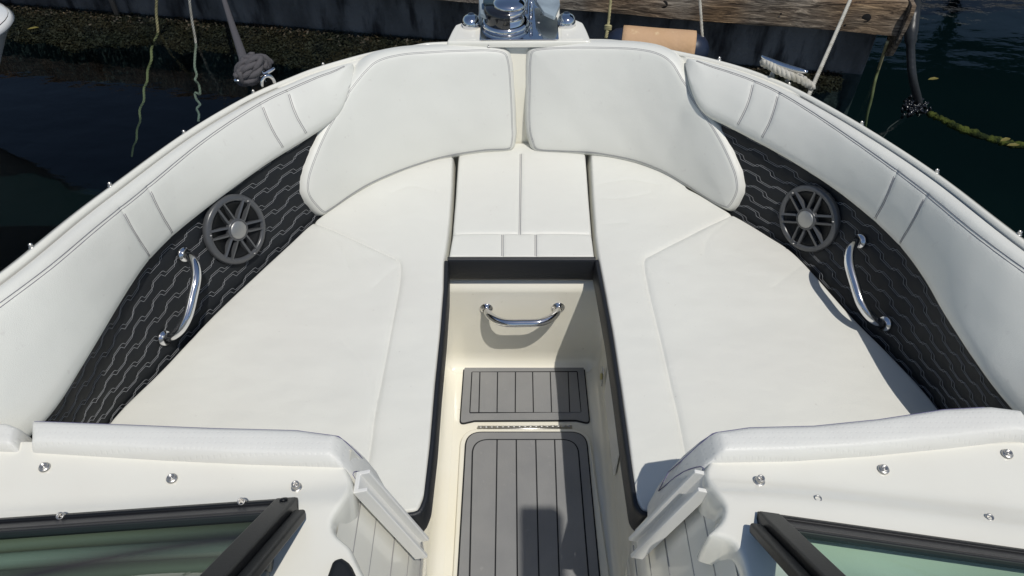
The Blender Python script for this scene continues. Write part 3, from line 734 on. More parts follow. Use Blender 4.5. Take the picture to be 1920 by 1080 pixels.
MB().lathe([(.060, .019), (.056, .03), (.050, .036), (.056, .044), (.062, .054), (.060, .064), (.0001, .065)], M, 32, R_(-78), R_(47)).obj('capstan', CHROME, wl)
M2 = Matrix.Translation(c+Vector((.012, .006, .064)))
MB().lathe([(.050, -.004), (.0515, .004), (.048, .010), (.040, .0145), (.025, .018), (.0001, .0195)], M2, 48).obj('cap', CHROME, wl)
MB().prism(round_poly([(-.068, .0), (-.02, .0), (-.01, .055), (-.045, .07), (-.07, .045)], .012), .060, .072, M).obj('chain_guard', mat('slate_plastic', (.03, .05, .06), .2), wl, bevel=.004)
rc = MB()
for xx in (.020, .040, .060):
    rc.tube([c+Vector((xx, .06, .01)), c+Vector((xx, .10, .06)), c+Vector((xx*.9, .2, .075)), c+Vector((xx*.9, .34, .06))], .010, 14)
rc.tube([c+Vector((.078, .03, .005)), c+Vector((.080, .035, .05)), c+Vector((.075, .09, .07))], .006, 10)
rc.obj('bow_roller', CHROME, wl)
anc = empty('anchor', c+Vector((0, .3, 0)), label='galvanised anchor stowed on the bow roller ahead of the windlass', cat='anchor')
for sg, q in ((-1, ((900, 24), (896, -30), (932, -30), (932, 4), (921, 22), (912, 30))), (1, ((1003, -30), (1006, 2), (1020, 22), (1040, 31), (1050, 8), (1046, -30)))):
    o = MB().prism(round_poly([tuple(Pz(a, b, .375))[:2] for a, b in q], .004), .362, .375).obj('fluke', GALV, anc, bevel=.003); o.matrix_parent_inverse = Matrix.Translation(-anc.location)
o = MB().tube([c+Vector((.0, .12, .03)), c+Vector((.0, .3, .05)), c+Vector((0, .55, 0))], .012, 10).obj('shank', GALV, anc); o.matrix_parent_inverse = Matrix.Translation(-anc.location)
for px, lab in ((883.5, 'left'), (1062, 'right')):
    q = Pz(px, 50 if px < 900 else 48, ZP); nl = part('navigation_light'); M = Matrix.Translation(q+Vector((0, .004, .0)))
    MB().lathe([(.0275, .0), (.0285, .008), (.0278, .017), (.0245, .026), (.018, .0315), (.009, .0335), (.0001, .034)], M@Matrix.Diagonal((1, 1.15, 1, 1)), 40).obj('housing', CHROME, nl)
    MB().lathe([(.0285, -.002), (.0285, .003), (.025, .0055)], M, 32).obj('gasket', RUBBER, nl)
    MB().ball(q+Vector((0, .018, .0285)), (.013, .012, .0075), 14).obj('lens', mat('lens_'+lab, (.02, .03, .05), .1), nl)

# snaps: little steel studs
def snap(p, n=Vector((0, 0, 1)), r=.0052, h=.006, nm='snap_fastener'):
    M = axes(p, n, Vector((0, 1, .1)))
    o = MB().lathe([(r*1.4, -.001), (r*1.4, .001), (r*1.25, .0018), (r*1.0, .0022), (r*.85, h*.6), (r*1.0, h*.8), (r*.95, h), (r*.7, h), (r*.55, h*.55), (r*.22, h*.5), (r*.2, h*.8), (.0001, h*.8)], M, 20).obj(nm, STEEL, None)
    return B(o)
for a, b in [(58, 461), (206, 346), (345, 248), (475, 172), (606, 121), (762, 94), (916, 85), (1034, 82), (1190, 88), (1349, 110), (1480, 158), (1616, 231), (1757, 321), (1912, 437)]:
    snap(Pf(a, b, fg)+Vector((0, 0, -.004)), r=.0042, h=.008)
# cleats and their ropes
def cleat(p, tdir, up, lab, L=.075, hh=.034):
    k = part('cleat'); k['label'] = lab; y = tdir.normalized()
    bar = [p+y*s_*L+up*(hh+.006*abs(s_)**2) for s_ in np.linspace(-1, 1, 13)]
    MB().tube(bar, [.0035+.0045*(1-abs(s_)**3) for s_ in np.linspace(-1, 1, 13)], 12).obj('horn', CHROME, k)
    for s_ in (-.35, .35): MB().tube([p+y*s_*L-up*.004, p+y*s_*L*.95+up*.015, p+y*s_*L*.9+up*.034], [.009, .006, .006], 12).obj('leg', CHROME, k)
    return k
cl = Pf(492, 152, fg)+Vector((-.004, .0, .002)); tl = Vector((.75, .52, 0)).normalized()
ck = cleat(cl-tl*.012, tl, Vector((0, 0, 1)), 'chrome cleat on the left gunwale', .058, .016)
MB().tube([cl+tl*(.012+.018*math.cos(a))+Vector((.012, -.018, -.006+.026*math.sin(a))) for a in np.linspace(0, math.pi, 15)], .0052, 12).obj('arch', CHROME, ck)
cr = Pf(1463, 146, fg)+Vector((.0, .0, .002)); tr = Vector((.62, -.50, 0)).normalized()
cleat(cr, tr, Vector((0, 0, 1)), 'chrome cleat on the right gunwale', .068)
# left: thick charcoal braid, coils over the cleat and the line going to the dock
def ob(mb, name, m, lab, cat, group=None): return mb.obj(name, m, None, label=lab, cat=cat, group=group)
up = Vector((0, 0, 1)); out_ = Vector((-.57, .82, 0)).normalized()
mb = MB(); cc = cl-tl*.012+up*.03
def arcpts(c, ax, ay, ra, rb, a0, a1, n=14, lift=Vector((0, 0, 0))): return [c+ax*ra*math.cos(a)+ay*rb*math.sin(a)+lift*(i/n) for i, a in enumerate(np.linspace(a0, a1, n+1))]
ax1 = (tl*.96+up*.25).normalized(); 
mb.rope(arcpts(cc+out_*.006, ax1, (out_*.55+up*.83).normalized(), .034, .026, -.4, 5.4, 24, out_*.01), .0145, .085)
mb.rope(arcpts(cc+out_*.014-tl*.008, (tl*.7+up*.7).normalized(), (out_*.9+up*.2-tl*.3).normalized(), .040, .028, .3, 5.9, 24, up*.012), .0145, .085)
mb.rope([cc-tl*.035-up*.018+out_*.005, cc-tl*.02+up*.012-out_*.006, cc+tl*.012+up*.034, cc+tl*.04+up*.02+out_*.014, cc+tl*.052-up*.004+out_*.02], .0145, .085)
mb.rope([cc-tl*.045+up*.012+out_*.0, cc-tl*.03-up*.022, cc+tl*.004-up*.024-out_*.001], .0135, .085)
d0 = cc+out_*.03+up*.02-tl*.01
far = Py(408, -40, 4.45)
pt = [cc+out_*.01+up*.01, d0]+[d0.lerp(far, s_)-up*.05*math.sin(math.pi*s_) for s_ in np.linspace(.04, 1, 10)]
mb.rope([tuple(p) for p in catmull(pt, 5)], .0125, .06)
ob(mb, 'mooring_rope', R_GREY, 'thick charcoal mooring rope knotted round the left bow cleat', 'rope', 'mooring lines')
# right: white line on the cleat
mb = MB(); c2 = cr+up*.008
for k, o_ in enumerate((-.022, -.004, .014)):
    pass
mb.rope([c2-tr*.060+up*.018-out_*0, c2-tr*.045+up*.022, c2-tr*.015+up*.016+Vector((-.008, -.010, 0)), c2+tr*.03+up*.012+Vector((-.008, -.008, 0)), c2+tr*.062+up*.004, c2+tr*.078-up*.012+Vector((.012, .014, 0))], .0115, .04)
mb.rope([c2-tr*.060+up*.018, c2-tr*.05+up*.004+Vector((.01, .014, 0)), c2+up*.004+Vector((.012, .016, 0)), c2+tr*.05+Vector((.014, .018, -.004)), c2+tr*.08+Vector((.03, .03, -.03))], .0115, .04)
ob(mb, 'cleat_line', R_WHITE, 'white twisted rope wrapped on the right bow cleat', 'rope', 'mooring lines')

# ---- bulkhead pads, consoles, windscreens, door tracks
def console(sg):
    tag = 'left' if sg < 0 else 'right'
    X = lambda px, py, z: Pz(px, py, z)
    ZT, ZD = .30, .275
    # padded bolster on the bulkhead
    if sg < 0: front = [(648, 812), (560, 800), (400, 796), (250, 790), (120, 785), (60, 783), (36, 792)]; back = [(34, 846), (150, 853), (300, 862), (450, 869), (600, 874), (648, 876)]
    else: front = [(1325, 806), (1400, 795), (1520, 792), (1640, 780), (1760, 762), (1850, 757), (1925, 766)]; back = [(1990, 838), (1920, 824), (1800, 838), (1650, 853), (1500, 863), (1335, 866)]
    P = [tuple(Pz(a, b-13, ZT))[:2] for a, b in front]+[tuple(Pz(a, b, ZT))[:2] for a, b in back]
    bas = .02
    def post(V):
        V = V.copy(); k = np.clip((ZT-V[:, 2])/(ZT-bas), 0, 1); e = np.clip(1-(np.abs(V[:, 0])-.30)/.12, 0, 1)
        V[:, 0] -= sg*e*(.075*k+.012*np.sin(np.pi*k)); return V
    pd = Pad('bulkhead_pad', round_poly(P, .016, 5), flat(bas), ZT-bas, .028, None, VINYL_PERF, res=.012, crown=.003, post=post, label='white perforated pad on the %s bulkhead top' % tag)
    B(pd.obj)
    # seam along the front edge and down the inboard corner
    fr = resample(np.array([tuple(Pz(a, b+2, ZT))[:2] for a, b in front[:-1]]), .01)
    pd.thread(fr, THR_B, .0011, .0010)
    cn = resample(np.array([fr[0], (P[-1][0]+sg*.012, P[-1][1]+.008)]), .01); pd.thread(cn, THR_B, .0010, .0008)
    EP = [(44, 790), (34, 846), (-60, 842), (-160, 838), (-160, 790), (-60, 782), (20, 780)] if sg < 0 else [(1932, 760), (1996, 836), (2100, 820), (2100, 765), (2000, 755)]
    B(Pad('corner_pad', round_poly([tuple(Pz(a, b, ZT-.005))[:2] for a, b in EP], .014, 5), flat(.06), ZT-.065, .02, None, VINYL_PERF, res=.014).obj)
    # deck behind
    if sg < 0: edge = [(652, 872), (662, 895), (662, 925), (648, 955), (632, 982), (634, 1003), (650, 1018), (664, 1032), (676, 1058), (690, 1085), (712, 1130)]
    else: edge = [(1326, 862), (1318, 880), (1322, 910), (1340, 940), (1350, 958), (1344, 982), (1326, 1000), (1322, 1012), (1345, 1020), (1368, 1030), (1382, 1060), (1390, 1090), (1400, 1130)]
    E_ = [tuple(Pz(a, b, ZD))[:2] for a, b in edge]
    E_ = [tuple(q) for q in catmull(E_, 3)]
    outl = [(sg*1.17, .74), (sg*.35, .72), (E_[0][0], .70)]+E_+[(sg*.33, .20), (sg*1.17, .20)]
    if sg < 0: lu, ll = [(690, 902), (640, 905), (480, 917), (300, 932), (100, 948), (-150, 966)], [(690, 950), (640, 951), (560, 955), (400, 965), (200, 978), (-150, 1000)]
    else: lu, ll = [(1300, 893), (1347, 897), (1480, 904), (1647, 921), (1920, 951), (2100, 972)], [(1300, 930), (1350, 933), (1450, 941), (1563, 951), (1913, 997), (2100, 1022)]
    lu = np.array(sorted(tuple(Pz(a, b, ZD))[:2] for a, b in lu)); ll = np.array(sorted(tuple(Pz(a, b, ZD+.006))[:2] for a, b in ll))
    def step(V):
        V = V.copy(); yu = np.interp(V[:, 0], lu[:, 0], lu[:, 1]); yl = np.interp(V[:, 0], ll[:, 0], ll[:, 1]); t = np.clip((yu-V[:, 1])/(yu-yl), 0, 1)
        V[:, 2] += .017*(t*.75+.25*t*t*(3-2*t))*(V[:, 2] > .255); return V
    dk = Pad('console_deck', round_poly(outl, .004, 3), flat(.20), ZD-.20, .012, None, GEL, res=.014, post=step, label='glossy white moulded deck on the %s console' % tag); B(dk.obj)
    # console side wall facing the walkway
    side = part('console_side'); yy = np.linspace(.715, -.9, 30)
    rows = []
    for (x, z) in [(.318, .262), (.312, .24), (.2985, .2), (.262, .09), (.232, -.01), (.222, -.04), (.222, -.2), (.236, -.30), (.240, -.45)]:
        rows.append(np.column_stack([np.full(30, sg*x), yy, np.full(30, z)]))
    loft('side_wall', rows, GEL, side, flip=(sg > 0))
    V = []; F = []
    xs = [(.318, .262), (.2985, .2), (.262, .09), (.232, -.01), (.222, -.04), (.222, -.2), (.240, -.45)]
    for x, z in xs: V += [(sg*x, .7155, z), (sg*.42, .7155, z)]
    F = [(2*i, 2*i+1, 2*i+3, 2*i+2) for i in range(len(xs)-1)]
    mesh('front_wall', V, F, GEL, side)
    gv = MB()
    for x_, z_ in ((.3005, .205), (.281, .145), (.2555, .07), (.2355, 0), (.2215, -.08)): gv.tube([(sg*x_, .70, z_), (sg*x_, -.8, z_)], .0016, 6)
    gv.obj('groove', mat('groove_grey', (.45, .44, .42), .6), side)
    # U shaped door track
    if sg < 0: a, b = Vector((-.300, .652, .262)), Vector((-.217, .640, .005))
    else: a, b = Vector((.303, .652, .262)), Vector((.217, .635, .005))
    d = (b-a).normalized(); tk = part('door_track')
    xax = Vector((-sg, 0, 0)); xax = (xax-d*xax.dot(d)).normalized(); yax = Vector((0, 1, 0))
    U = [(-.004, -.021), (.022, -.021), (.022, -.0135), (.005, -.0135), (.005, .0135), (.022, .0135), (.022, .021), (-.004, .021)]
    M = Matrix((xax, yax, xax.cross(yax))).transposed().to_4x4(); L = (b-a).dot(xax.cross(yax))
    MB().prism(U, 0, L, Matrix.Translation(a)@M).obj('channel', PLAST, tk, bevel=.002, seg=3)
    # snaps
    for q in ([(83, 876), (322, 897), (556, 914)] if sg < 0 else [(1424, 903), (1657, 880), (1889, 851), (1530, 941), (1850, 976)]):
        snap(Pz(*q, ZD+.003), r=.0066, h=.0055 if q in ((83, 876), (322, 897), (1657, 880), (1889, 851)) else .012)
    # windscreen: sill bar, post, pane
    ws = part('windscreen'); rake = Vector((0, -1, .95)).normalized()
    if sg < 0: p0, p1 = Pz(560, 942, .30), Pz(-160, 992, .30); nose = 1
    else: p0, p1 = Pz(1418, 968, .292), Pz(2080, 1062, .292)
    xd = (p1-p0).normalized(); nrm = xd.cross(rake).normalized()
    if nrm.z < 0: nrm = -nrm
    Mw = Matrix.Translation(p0)@Matrix((xd, rake, nrm)).transposed().to_4x4()
    Lw = (p1-p0).length
    fr_ = MB()
    fr_.box((Lw/2, .006, -.004), (Lw, .012, .026), Mw); fr_.box((Lw/2, .0125, .004), (Lw, .004, .008), Mw)
    fr_.obj('sill_bar', ALU, ws, bevel=.002)
    MB().box((Lw/2, .027, .0), (Lw-.02, .026, .008), Mw).obj('sill_face', mat('charcoal_aluminium', (.032, .031, .033), .45), ws, bevel=.001)
    MB().box((Lw/2, .046, -.003), (Lw-.02, .013, .012), Mw).obj('gasket', RUBBER, ws, bevel=.003)
    hL = .75
    ps = MB(); ps.box((.018, hL/2+.002, .0), (.036, hL, .022), Mw); ps.obj('post', ALU, ws, bevel=.004)
    ps = MB(); ps.box((-.010, hL/2+.03, -.010), (.020, hL, .018), Mw); ps.obj('post_flange', ALU, ws, bevel=.005, seg=3)
    MB().box((Lw/2, hL/2+.02, -.001), (Lw-.02, hL-.02, .005), Mw).obj('glass_pane', GLASS, ws)
    if sg < 0:
        for q in ((122, 972), (458, 945)): snap(Pz(*q, .302)+Vector((0, 0, .003)), Vector((0, -.3, 1)).normalized(), r=.0062, h=.014)
        MB().lathe([(.0065, 0), (.0065, .002), (.003, .003), (.0001, .003)], Mw@Matrix.Translation((.018, .018, .0115)), 20).obj('screw', ALU, ws)
    # dash under the glass
    ds = part('dash'); 
    MB().box((sg*.80, .02, .255), (.78, .70, .03)).obj('dash_top', DASH, ds, bevel=.02, seg=4)
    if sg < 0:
        for k, y in enumerate((.525, .497, .469, .441, .413)):  # slats in two tones imitate stripes reflected in the left pane
            P_ = [(-.40, y+.022, .304), (-.75, y, .303), (-1.15, y-.035, .300)]; MB().tube(catmull(P_, 8), .0135, 12).obj('reflection_stripe', STRIPE_D if k % 2 == 0 else DASH, ds)
    return
console(-1); console(1)
# small recess cushion beside the left console, seen at the bottom edge
blk = MB(); pl_ = [(620, 1046), (640, 1038), (656, 1050), (672, 1085), (690, 1130), (595, 1130), (606, 1085)]
B(Pad('armrest_pad', round_poly([tuple(Pz(a, b, .31))[:2] for a, b in pl_], .008), flat(.276), .034, .012, None, VBLACK, res=.01).obj)

# unseen arch over the helm, added so its block shades the floor hatch
tw = part('shadow_arch')
for sg in (-1, 1): MB().tube(catmull([(sg*1.30, -.62, .38), (sg*1.22, -.55, 1.0), (sg*1.05, -.45, 1.8), (sg*.88, -.40, 2.12)], 8), .028, 16).obj('leg', ALU, tw)
MB().tube([(-.88, -.40, 2.12), (.88, -.40, 2.12)], .028, 16).obj('crossbar', ALU, tw)
MB().box((.645, -.21, 2.12), (.105, .36, .07)).obj('shadow_block', ALU, tw, bevel=.012, seg=3)
# ------------------------------------------------------------------ water, seabed
ZW = -.75
MB().box((0, 40, (ZW-2.8)/2), (140, 160, ZW+2.8)).obj('water', WATER, None, smooth=False, kind='structure')
mesh('seabed', [(-70, -40, -2.5), (70, -40, -2.5), (70, 120, -2.5), (-70, 120, -2.5)], [(0, 1, 2, 3)], SEABED, kind='structure')
# ------------------------------------------------------------------ dock
wa, wb = Pz(0, 4, ZW), Pz(1500, 130, ZW); wa.z = wb.z = 0; dx = (wb-wa).normalized(); dn = Vector((dx.y, -dx.x, 0))   # dn points towards the boat
if dn.y > 0: dn = -dn
def wallf(off): return lambda p: (p-wa).dot(dn)-off
def Dk(x, off, z): q = wa+dx*x+dn*off; return Vector((q.x, q.y, z))
xe = (Pf(1690, 45, wallf(.14))-wa).dot(dx)
dock = empty('dock', Dk(xe/2, -.5, ZW), label='concrete floating dock with stained shaded side above the waterline', cat='dock')
inv = Matrix.Translation(-dock.location)
def dockbox(name, x0, x1, o0, o1, z0_, z1_, m, parent, bevel=0, invm=None):
    V = [Dk(x, o, z) for z in (z0_, z1_) for o in (o0, o1) for x in (x0, x1)]
    o = mesh(name, V, [(0, 2, 3, 1), (4, 5, 7, 6), (0, 1, 5, 4), (2, 6, 7, 3), (0, 4, 6, 2), (1, 3, 7, 5)], m, parent, smooth=False, bevel=bevel)
    if invm is not None: o.matrix_parent_inverse = invm
    return o
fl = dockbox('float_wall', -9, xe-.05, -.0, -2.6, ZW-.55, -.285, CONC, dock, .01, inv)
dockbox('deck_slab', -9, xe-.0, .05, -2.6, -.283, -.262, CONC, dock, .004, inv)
# timber fender beam
xb0 = -6
bm_ = MB(); nseg = 90
P0 = []
V = []; F = []
for i in range(nseg+1):
    x = xb0+(xe-xb0)*i/nseg
    for j, (o, z) in enumerate([(.005, -.45), (.12, -.452), (.14, -.44), (.142, -.37), (.14, -.29), (.125, -.272), (.005, -.27)]):
        q = Dk(x, o+(.004*math.sin(x*7+j)+.003*math.sin(x*17+j*2)+rng.normal()*.0012 if o > .01 else 0), z+(.003*math.sin(x*5+j) if o > .01 else 0)); V.append(q)
    if i:
        b = 7*i; F += [(b-7+j, b-7+j+1, b+j+1, b+j) for j in range(6)]
F += [tuple(range(6, -1, -1)), tuple(range(7*nseg, 7*nseg+7))]
beam = mesh('timber_beam', V, F, WOOD, None, smooth=False, label='weathered timber rubbing beam bolted along the dock edge', cat='beam')
bh = MB(); dk_ = mat('dark_hole', (.006, .005, .005), .9)
for q, r in (((1245, 8), .022), ((1624, 34), .024)):
    p = Pf(*q, wallf(.1435)); M = axes(p, dn, up); bh.lathe([(.0001, .002), (r*.9, .002), (r, .0005)], M, 24)
for q, r in (((1214, 7), .007), ((1464, 26), .006), ((1584, 47), .007)):
    p = Pf(*q, wallf(.1435)); M = axes(p, dn, up); bh.lathe([(.0001, .002), (r, .001)], M, 12)
bh.obj('bolt_hole', dk_, beam)
# end board
pts = [(-.02, -.262), (.175, -.262), (.185, -.30), (.165, -.45), (.13, -.56), (.06, -.60), (-.02, -.5)]
V = [Dk(xe+t, o, z) for t in (.004, .026) for o, z in pts]; n = len(pts)
mesh('end_board', V, [tuple(range(n-1, -1, -1)), tuple(range(n, 2*n))]+[(i, (i+1) % n, n+(i+1) % n, n+i) for i in range(n)], WOOD, None, smooth=False, bevel=.003, label='grey weathered board closing the end of the timber beam', cat='board')
# seaweed mat at the waterline
def weed(x0, x1, wfun, n, name, lab, zz=ZW):
    mb = MB()
    for _ in range(n):
        x = random.uniform(x0, x1); wd = wfun(x)
        if wd <= 0: continue
        o = wd*random.random()**.8; z = zz-.008-.05*(o/wd)**2+random.gauss(0, .007)
        q = Dk(x, o, z); a = random.uniform(0, 6.28); L = random.uniform(.004, .013)*(2 if random.random() < .04 else 1); W_ = L*random.uniform(.25, .6)
        u = Vector((math.cos(a), math.sin(a), random.gauss(0, .45))).normalized(); v = u.cross(Vector((random.gauss(0, .5), random.gauss(0, .5), 1))).normalized()
        mb.add([q-u*L, q-v*W_, q+u*L*.6+v*W_*.2, q+u*L, q+v*W_], [(0, 1, 2, 4), (1, 3, 4, 2)] if False else [(0, 1, 3, 4)])
    return mb.obj(name, WEED, None, smooth=False, label=lab, cat='seaweed', kind='stuff')
nz = lambda x: .06*math.sin(x*3.1)+.035*math.sin(x*8.7+1)+.02*math.sin(x*19)
weed(-1.5, 3.3, lambda x: .33+nz(x), 60000, 'seaweed', 'brown seaweed growing along the dock waterline')
weed(4.6, 5.32, lambda x: .20-.25*max(0, x-4.95)+nz(x)*.4, 9000, 'seaweed', 'small raft of seaweed below the end of the beam')
# underlay so the mat reads as growth on the float
for k, (px, py) in enumerate(((62, 53), (254, 24), (1750, 148), (1900, 272), (1885, 262))):
    q = Pz(px, py, ZW+.004); a = random.uniform(-.4, .4); L = .035; M = Matrix.Translation(q)@Matrix.Rotation(a, 4, 'Z')
    V = [M@Vector(v) for v in ((-L, 0, 0), (-L*.4, -L*.33, .003), (L*.4, -L*.36, .004), (L, 0, 0), (L*.4, L*.33, .004), (-L*.4, L*.3, .003), (0, 0, -.002))]
    mesh('leaf', V, [(0, 1, 6), (1, 2, 6), (2, 3, 6), (3, 4, 6), (4, 5, 6), (5, 0, 6)], LEAF, None, label=('yellow leaf at the edge of the seaweed beside the far boat', 'yellow leaf by the pale post under the dock', 'small leaf afloat right of the black hose', 'leaf afloat at the end of the weedy rope', 'leaf afloat just left of the end of the weedy rope')[k], cat='leaf', group='floating leaves')
# ------------------------------------------------------------------ ropes over the water
def path_px(L): return [Vector(Pz(a, b, z)) for a, b, z in L]
ya = Pz(296, 60, ZW).y; top = Py(297, -40, ya)
p = [top, Py(293, 20, ya), Pz(296, 60, ZW)]+path_px([(290, 76, -.80), (284, 92, -.84), (284, 112, -.88), (277, 132, -.93), (276, 152, -.97), (270, 166, -1.01), (270, 188, -1.05), (262, 206, -1.1), (263, 226, -1.14), (257, 243, -1.2), (256, 262, -1.25), (250, 275, -1.3), (247, 294, -1.36)])
ob(MB().rope([tuple(q) for q in catmull(p, 5)], .0085, .06, taper=.6), 'dock_line', R_YEL, 'yellowed rope hanging from the dock into the water, leftmost', 'rope', 'lines hanging from the dock')
ya = Pz(367, 80, ZW).y
p = [Py(351, -40, ya), Py(358, 25, ya), Pz(367, 80, ZW)]+path_px([(366, 100, -.80), (365, 125, -.86), (369, 141, -.90), (366, 150, -.91), (373, 160, -.95), (375, 176, -.98), (366, 174, -.99), (368, 186, -1.02), (375, 196, -1.05), (369, 204, -1.07), (373, 214, -1.1), (372, 228, -1.13)])
ob(MB().rope([tuple(q) for q in catmull(p, 5)], .0075, .055), 'dock_line', R_WHITE, 'pale rope hanging from the dock into the water, second from the left', 'rope', 'lines hanging from the dock')
# line crossing the beam on the right
a, b = Pf(1607, -30, wallf(.26)), Py(1500, 215, 2.45)
p = [a.lerp(b, t)-up*.02*math.sin(math.pi*t) for t in np.linspace(0, 1, 10)]
ob(MB().rope([tuple(q) for q in p], .0085, .05), 'mooring_rope', R_WHITE, 'pale mooring rope crossing in front of the timber beam near its end', 'rope', 'mooring lines')
# fender with tan cover and its lanyards
fa, fb_ = Pf(1158, 82, wallf(.36)), Pf(1312, 86, wallf(.36)); fb_.z = fa.z; fx = (fb_-fa).normalized()
fen = empty('fender', (fa+fb_)/2, label='navy fender in a tan canvas cover hanging against the dock', cat='fender'); iv = Matrix.Translation(-fen.location)
Mf = axes(fa, fx, up); Lf = (fb_-fa).length
o = MB().lathe([(.0001, -.07), (.02, -.068), (.05, -.05), (.075, -.02), (.085, .02), (.088, .06), (.088, Lf-.06), (.085, Lf-.02), (.072, Lf+.018), (.045, Lf+.04), (.02, Lf+.05), (.0001, Lf+.052)], Mf, 36).obj('body', NAVY, fen); o.matrix_parent_inverse = iv
o = MB().lathe([(.088, .02), (.096, .022), (.097, .05), (.096, Lf*.5), (.098, Lf-.05), (.097, Lf-.028), (.088, Lf-.026)], Mf, 36).obj('cover', TAN, fen); o.matrix_parent_inverse = iv
yk = Pf(1318, 80, wallf(.36))
o = MB().ball(Pf(1316, 80, wallf(.34)), (.022, .022, .02), 14).obj('end_cap', RUBBER, fen); o.matrix_parent_inverse = iv
for (tp, kt, bt, nm, lab) in (((1310, -30), (1318, 86), (1322, 112), 'lanyard', 'thin rope with a knot at the right end of the tan fender'), ((1148, -30), (1140, 52), (1136, 72), 'lanyard', 'thin rope with a knot at the left end of the tan fender')):
    a, k_, b = Pf(*tp, wallf(.25)), Pf(*kt, wallf(.37)), Pf(*bt, wallf(.40)); mb = MB(); mb.rope([tuple(a), tuple(a.lerp(k_, .5)), tuple(k_)], .0075, .05); mb.rope([tuple(k_), tuple(b)], .009, .04)
    for j in range(3): mb.tube(arcpts(k_+up*(.008*j-.008), dx, dn*.7+up*.5, .014, .014, 0, 6.0, 14), .007, 7)
    ob(mb, nm, R_WHITE if tp[0] > 1200 else R_YEL, lab, 'rope', 'fender lanyards')
# black hose, mussels, weedy rope
q = Pz(1722, 192, ZW); y_ = q.y
P_ = [Py(1716, -40, y_+.25), Py(1712, 20, y_+.2), Py(1708, 60, y_+.12), Py(1708, 110, y_+.05), Py(1712, 150, y_), q, q-up*.03]
hs = MB(); C_ = catmull(P_, 6); hs.tube(C_, [.034 if i < 13 else (.030 if i < 15 else .021) for i in range(len(C_))], 16)
ob(hs, 'water_hose', HOSE, 'thick black hose running down into the water past the dock end', 'hose')
mb = MB()
for _ in range(120):
    c_ = Pz(1715+random.gauss(0, 11), 200+random.gauss(0, 7), ZW+random.uniform(-.02, .008)); e_ = Matrix.Rotation(random.uniform(0, 6), 3, 'Z')@Matrix.Rotation(random.uniform(0, 3), 3, 'X'); mb.ball(c_, (.009, .018, .007), 8, e_)
ob(mb, 'mussels', MUSSEL, 'cluster of black mussels where the hose enters the water', 'mussels')['kind'] = 'stuff'
P_ = catmull([Pz(a, b, z) for a, b, z in [(1742, 212, ZW-.02), (1770, 226, ZW-.025), (1805, 243, ZW-.03), (1850, 258, ZW-.05), (1890, 268, ZW-.09), (1940, 278, ZW-.12)]], 12)
P_ = [Vector(p)+Vector((random.gauss(0, .002), random.gauss(0, .002), random.gauss(0, .002))) for p in P_]
mb = MB().tube(P_, [.017+random.gauss(0, .0028) for _ in P_], 10)
ob(mb, 'weedy_rope', R_WEED, 'thick weed covered rope trailing right from the mussels', 'rope')
p = path_px([(1703, 210, ZW-.01), (1690, 222, ZW-.03), (1672, 235, ZW-.06), (1664, 243, ZW-.07), (1660, 252, ZW-.1), (1640, 275, ZW-.14)])
ob(MB().tube(catmull(p, 5), .0035, 6), 'thin_line', R_GREY, 'thin submerged line left of the mussels', 'rope')
a = Pf(1664, 78, wallf(.12)); b = Pz(1647, 130, ZW)
ob(MB().tube(catmull([a, a.lerp(b, .5), b]+path_px([(1640, 155, -.82), (1634, 185, -.9), (1626, 215, -1.0), (1622, 240, -1.1)]), 6), .008, 8), 'dock_line', R_YEL, 'weathered rope dropping from the beam end into the water', 'rope', 'lines hanging from the dock')
# pale post below the dock, top left
a = Pf(203, -20, wallf(.02)); 
ob(MB().tube([Dk((a-wa).dot(dx), .03, -.3), Dk((a-wa).dot(dx), .03, -.8)], .016, 12), 'pipe', mat('grey_pipe', (.14, .13, .12), .7), 'grey vertical pipe against the dock wall above the seaweed', 'pipe')
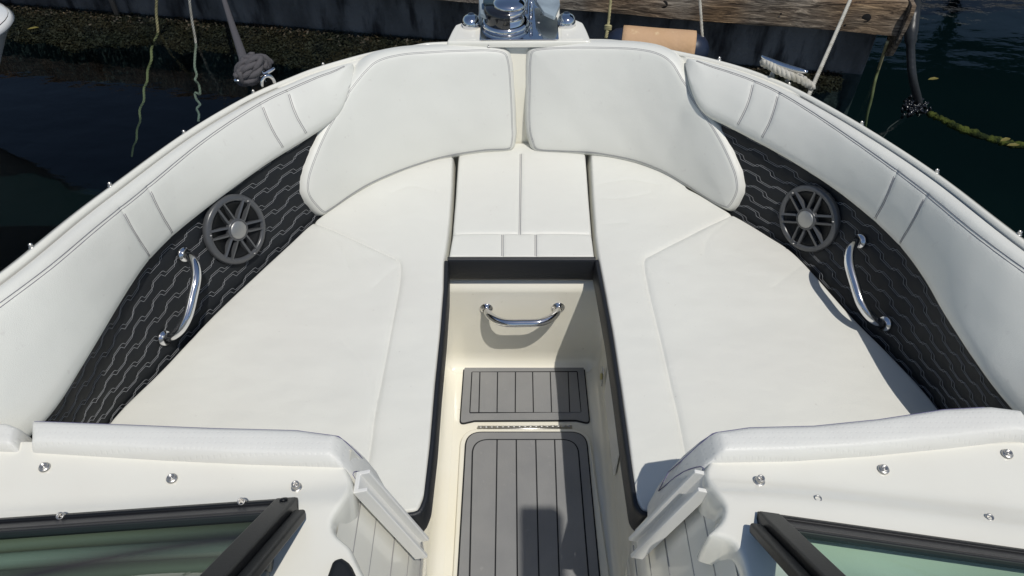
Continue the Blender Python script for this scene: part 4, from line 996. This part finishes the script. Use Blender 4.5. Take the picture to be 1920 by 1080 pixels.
# ------------------------------------------------------------------ other boats and the unseen roof added for its dark reflection
def other_boat(name, tip, d, L, beam, sheer, lab, deckm=HULLW):
    root = empty(name, tip+Vector((0, 0, 0)), label=lab, cat='boat'); iv = Matrix.Translation(-root.location)
    d = d.normalized(); s_ = Vector((-d.y, d.x, 0)); rows = []; N_ = 24
    prof = [(.93, .035), (1.0, .012), (1.03, -.025), (1.0, -.05), (.93, -.12), (.8, -.30), (.62, -.55), (.35, -.85)]
    us = np.linspace(0, 1, N_+1)**2.2
    ring = []
    for sg in (-1, 1):
        for u in (us[::-1] if sg < 0 else us[1:]): ring.append((u, sg*beam*(1-(1-u)**2.6)**.5))
    for k, z in prof:
        row = []
        for u, hw in ring: row.append(tip+d*(u*L+(1-k)*.55*max(0, 1-u*3))+s_*hw*k+Vector((0, 0, z*sheer)))
        rows.append(np.array([tuple(v) for v in row]))
    o = loft('hull', rows, HULLW, root); o.matrix_parent_inverse = iv
    top = rows[0]; n = len(top)
    o = mesh('deck', list(top+[0, 0, .0])+[tuple(top.mean(0)+[0, 0, .05])], [(i, i+1, n) for i in range(n-1)], deckm, root); o.matrix_parent_inverse = iv
    o = loft('rub_rail', [rows[1]+[0, 0, .004], rows[1]+[0, 0, -.012]], RUBBER, root); o.matrix_parent_inverse = iv
    o.scale = (1.0, 1.0, 1.0)
    return root
tp = Py(16, 34, 3.3)
other_boat('moored_boat', tp, Vector((-1, -.28, 0)), 4.2, .85, .6, 'white boat bow just entering the picture at the upper left edge')
other_boat('moored_boat', Vector((3.0, 7.6, .35)), Vector((1, .25, 0)), 6.5, 1.2, 1.3, 'unseen white boat added beyond the dock end for its reflection')  # out of view, added so the water mirrors something white
bs = empty('reflected_roof', (8, 12, ZW), label='unseen dark roof on posts, added for its reflection in the water', cat='reflected_roof'); iv = Matrix.Translation(-bs.location)  # roof out of view, added to darken the water on the right
o = MB().add([(2.6, 6.6, 4.6), (16, 6.6, 4.6), (16, 15, 4.9), (2.6, 15, 4.9), (2.6, 10.5, 6.6), (16, 10.5, 6.6)], [(0, 1, 5, 4), (4, 5, 2, 3), (0, 3, 2, 1), (0, 4, 3), (1, 2, 5)]).obj('roof', DARKG, bs, smooth=False); o.matrix_parent_inverse = iv
for x, y in ((3.0, 14.6), (9, 14.6), (15.6, 14.6), (9, 7), (15.6, 7)):
    o = MB().tube([(x, y, -2), (x, y, 4.8)], .14, 10).obj('post', DARKG, bs); o.matrix_parent_inverse = iv
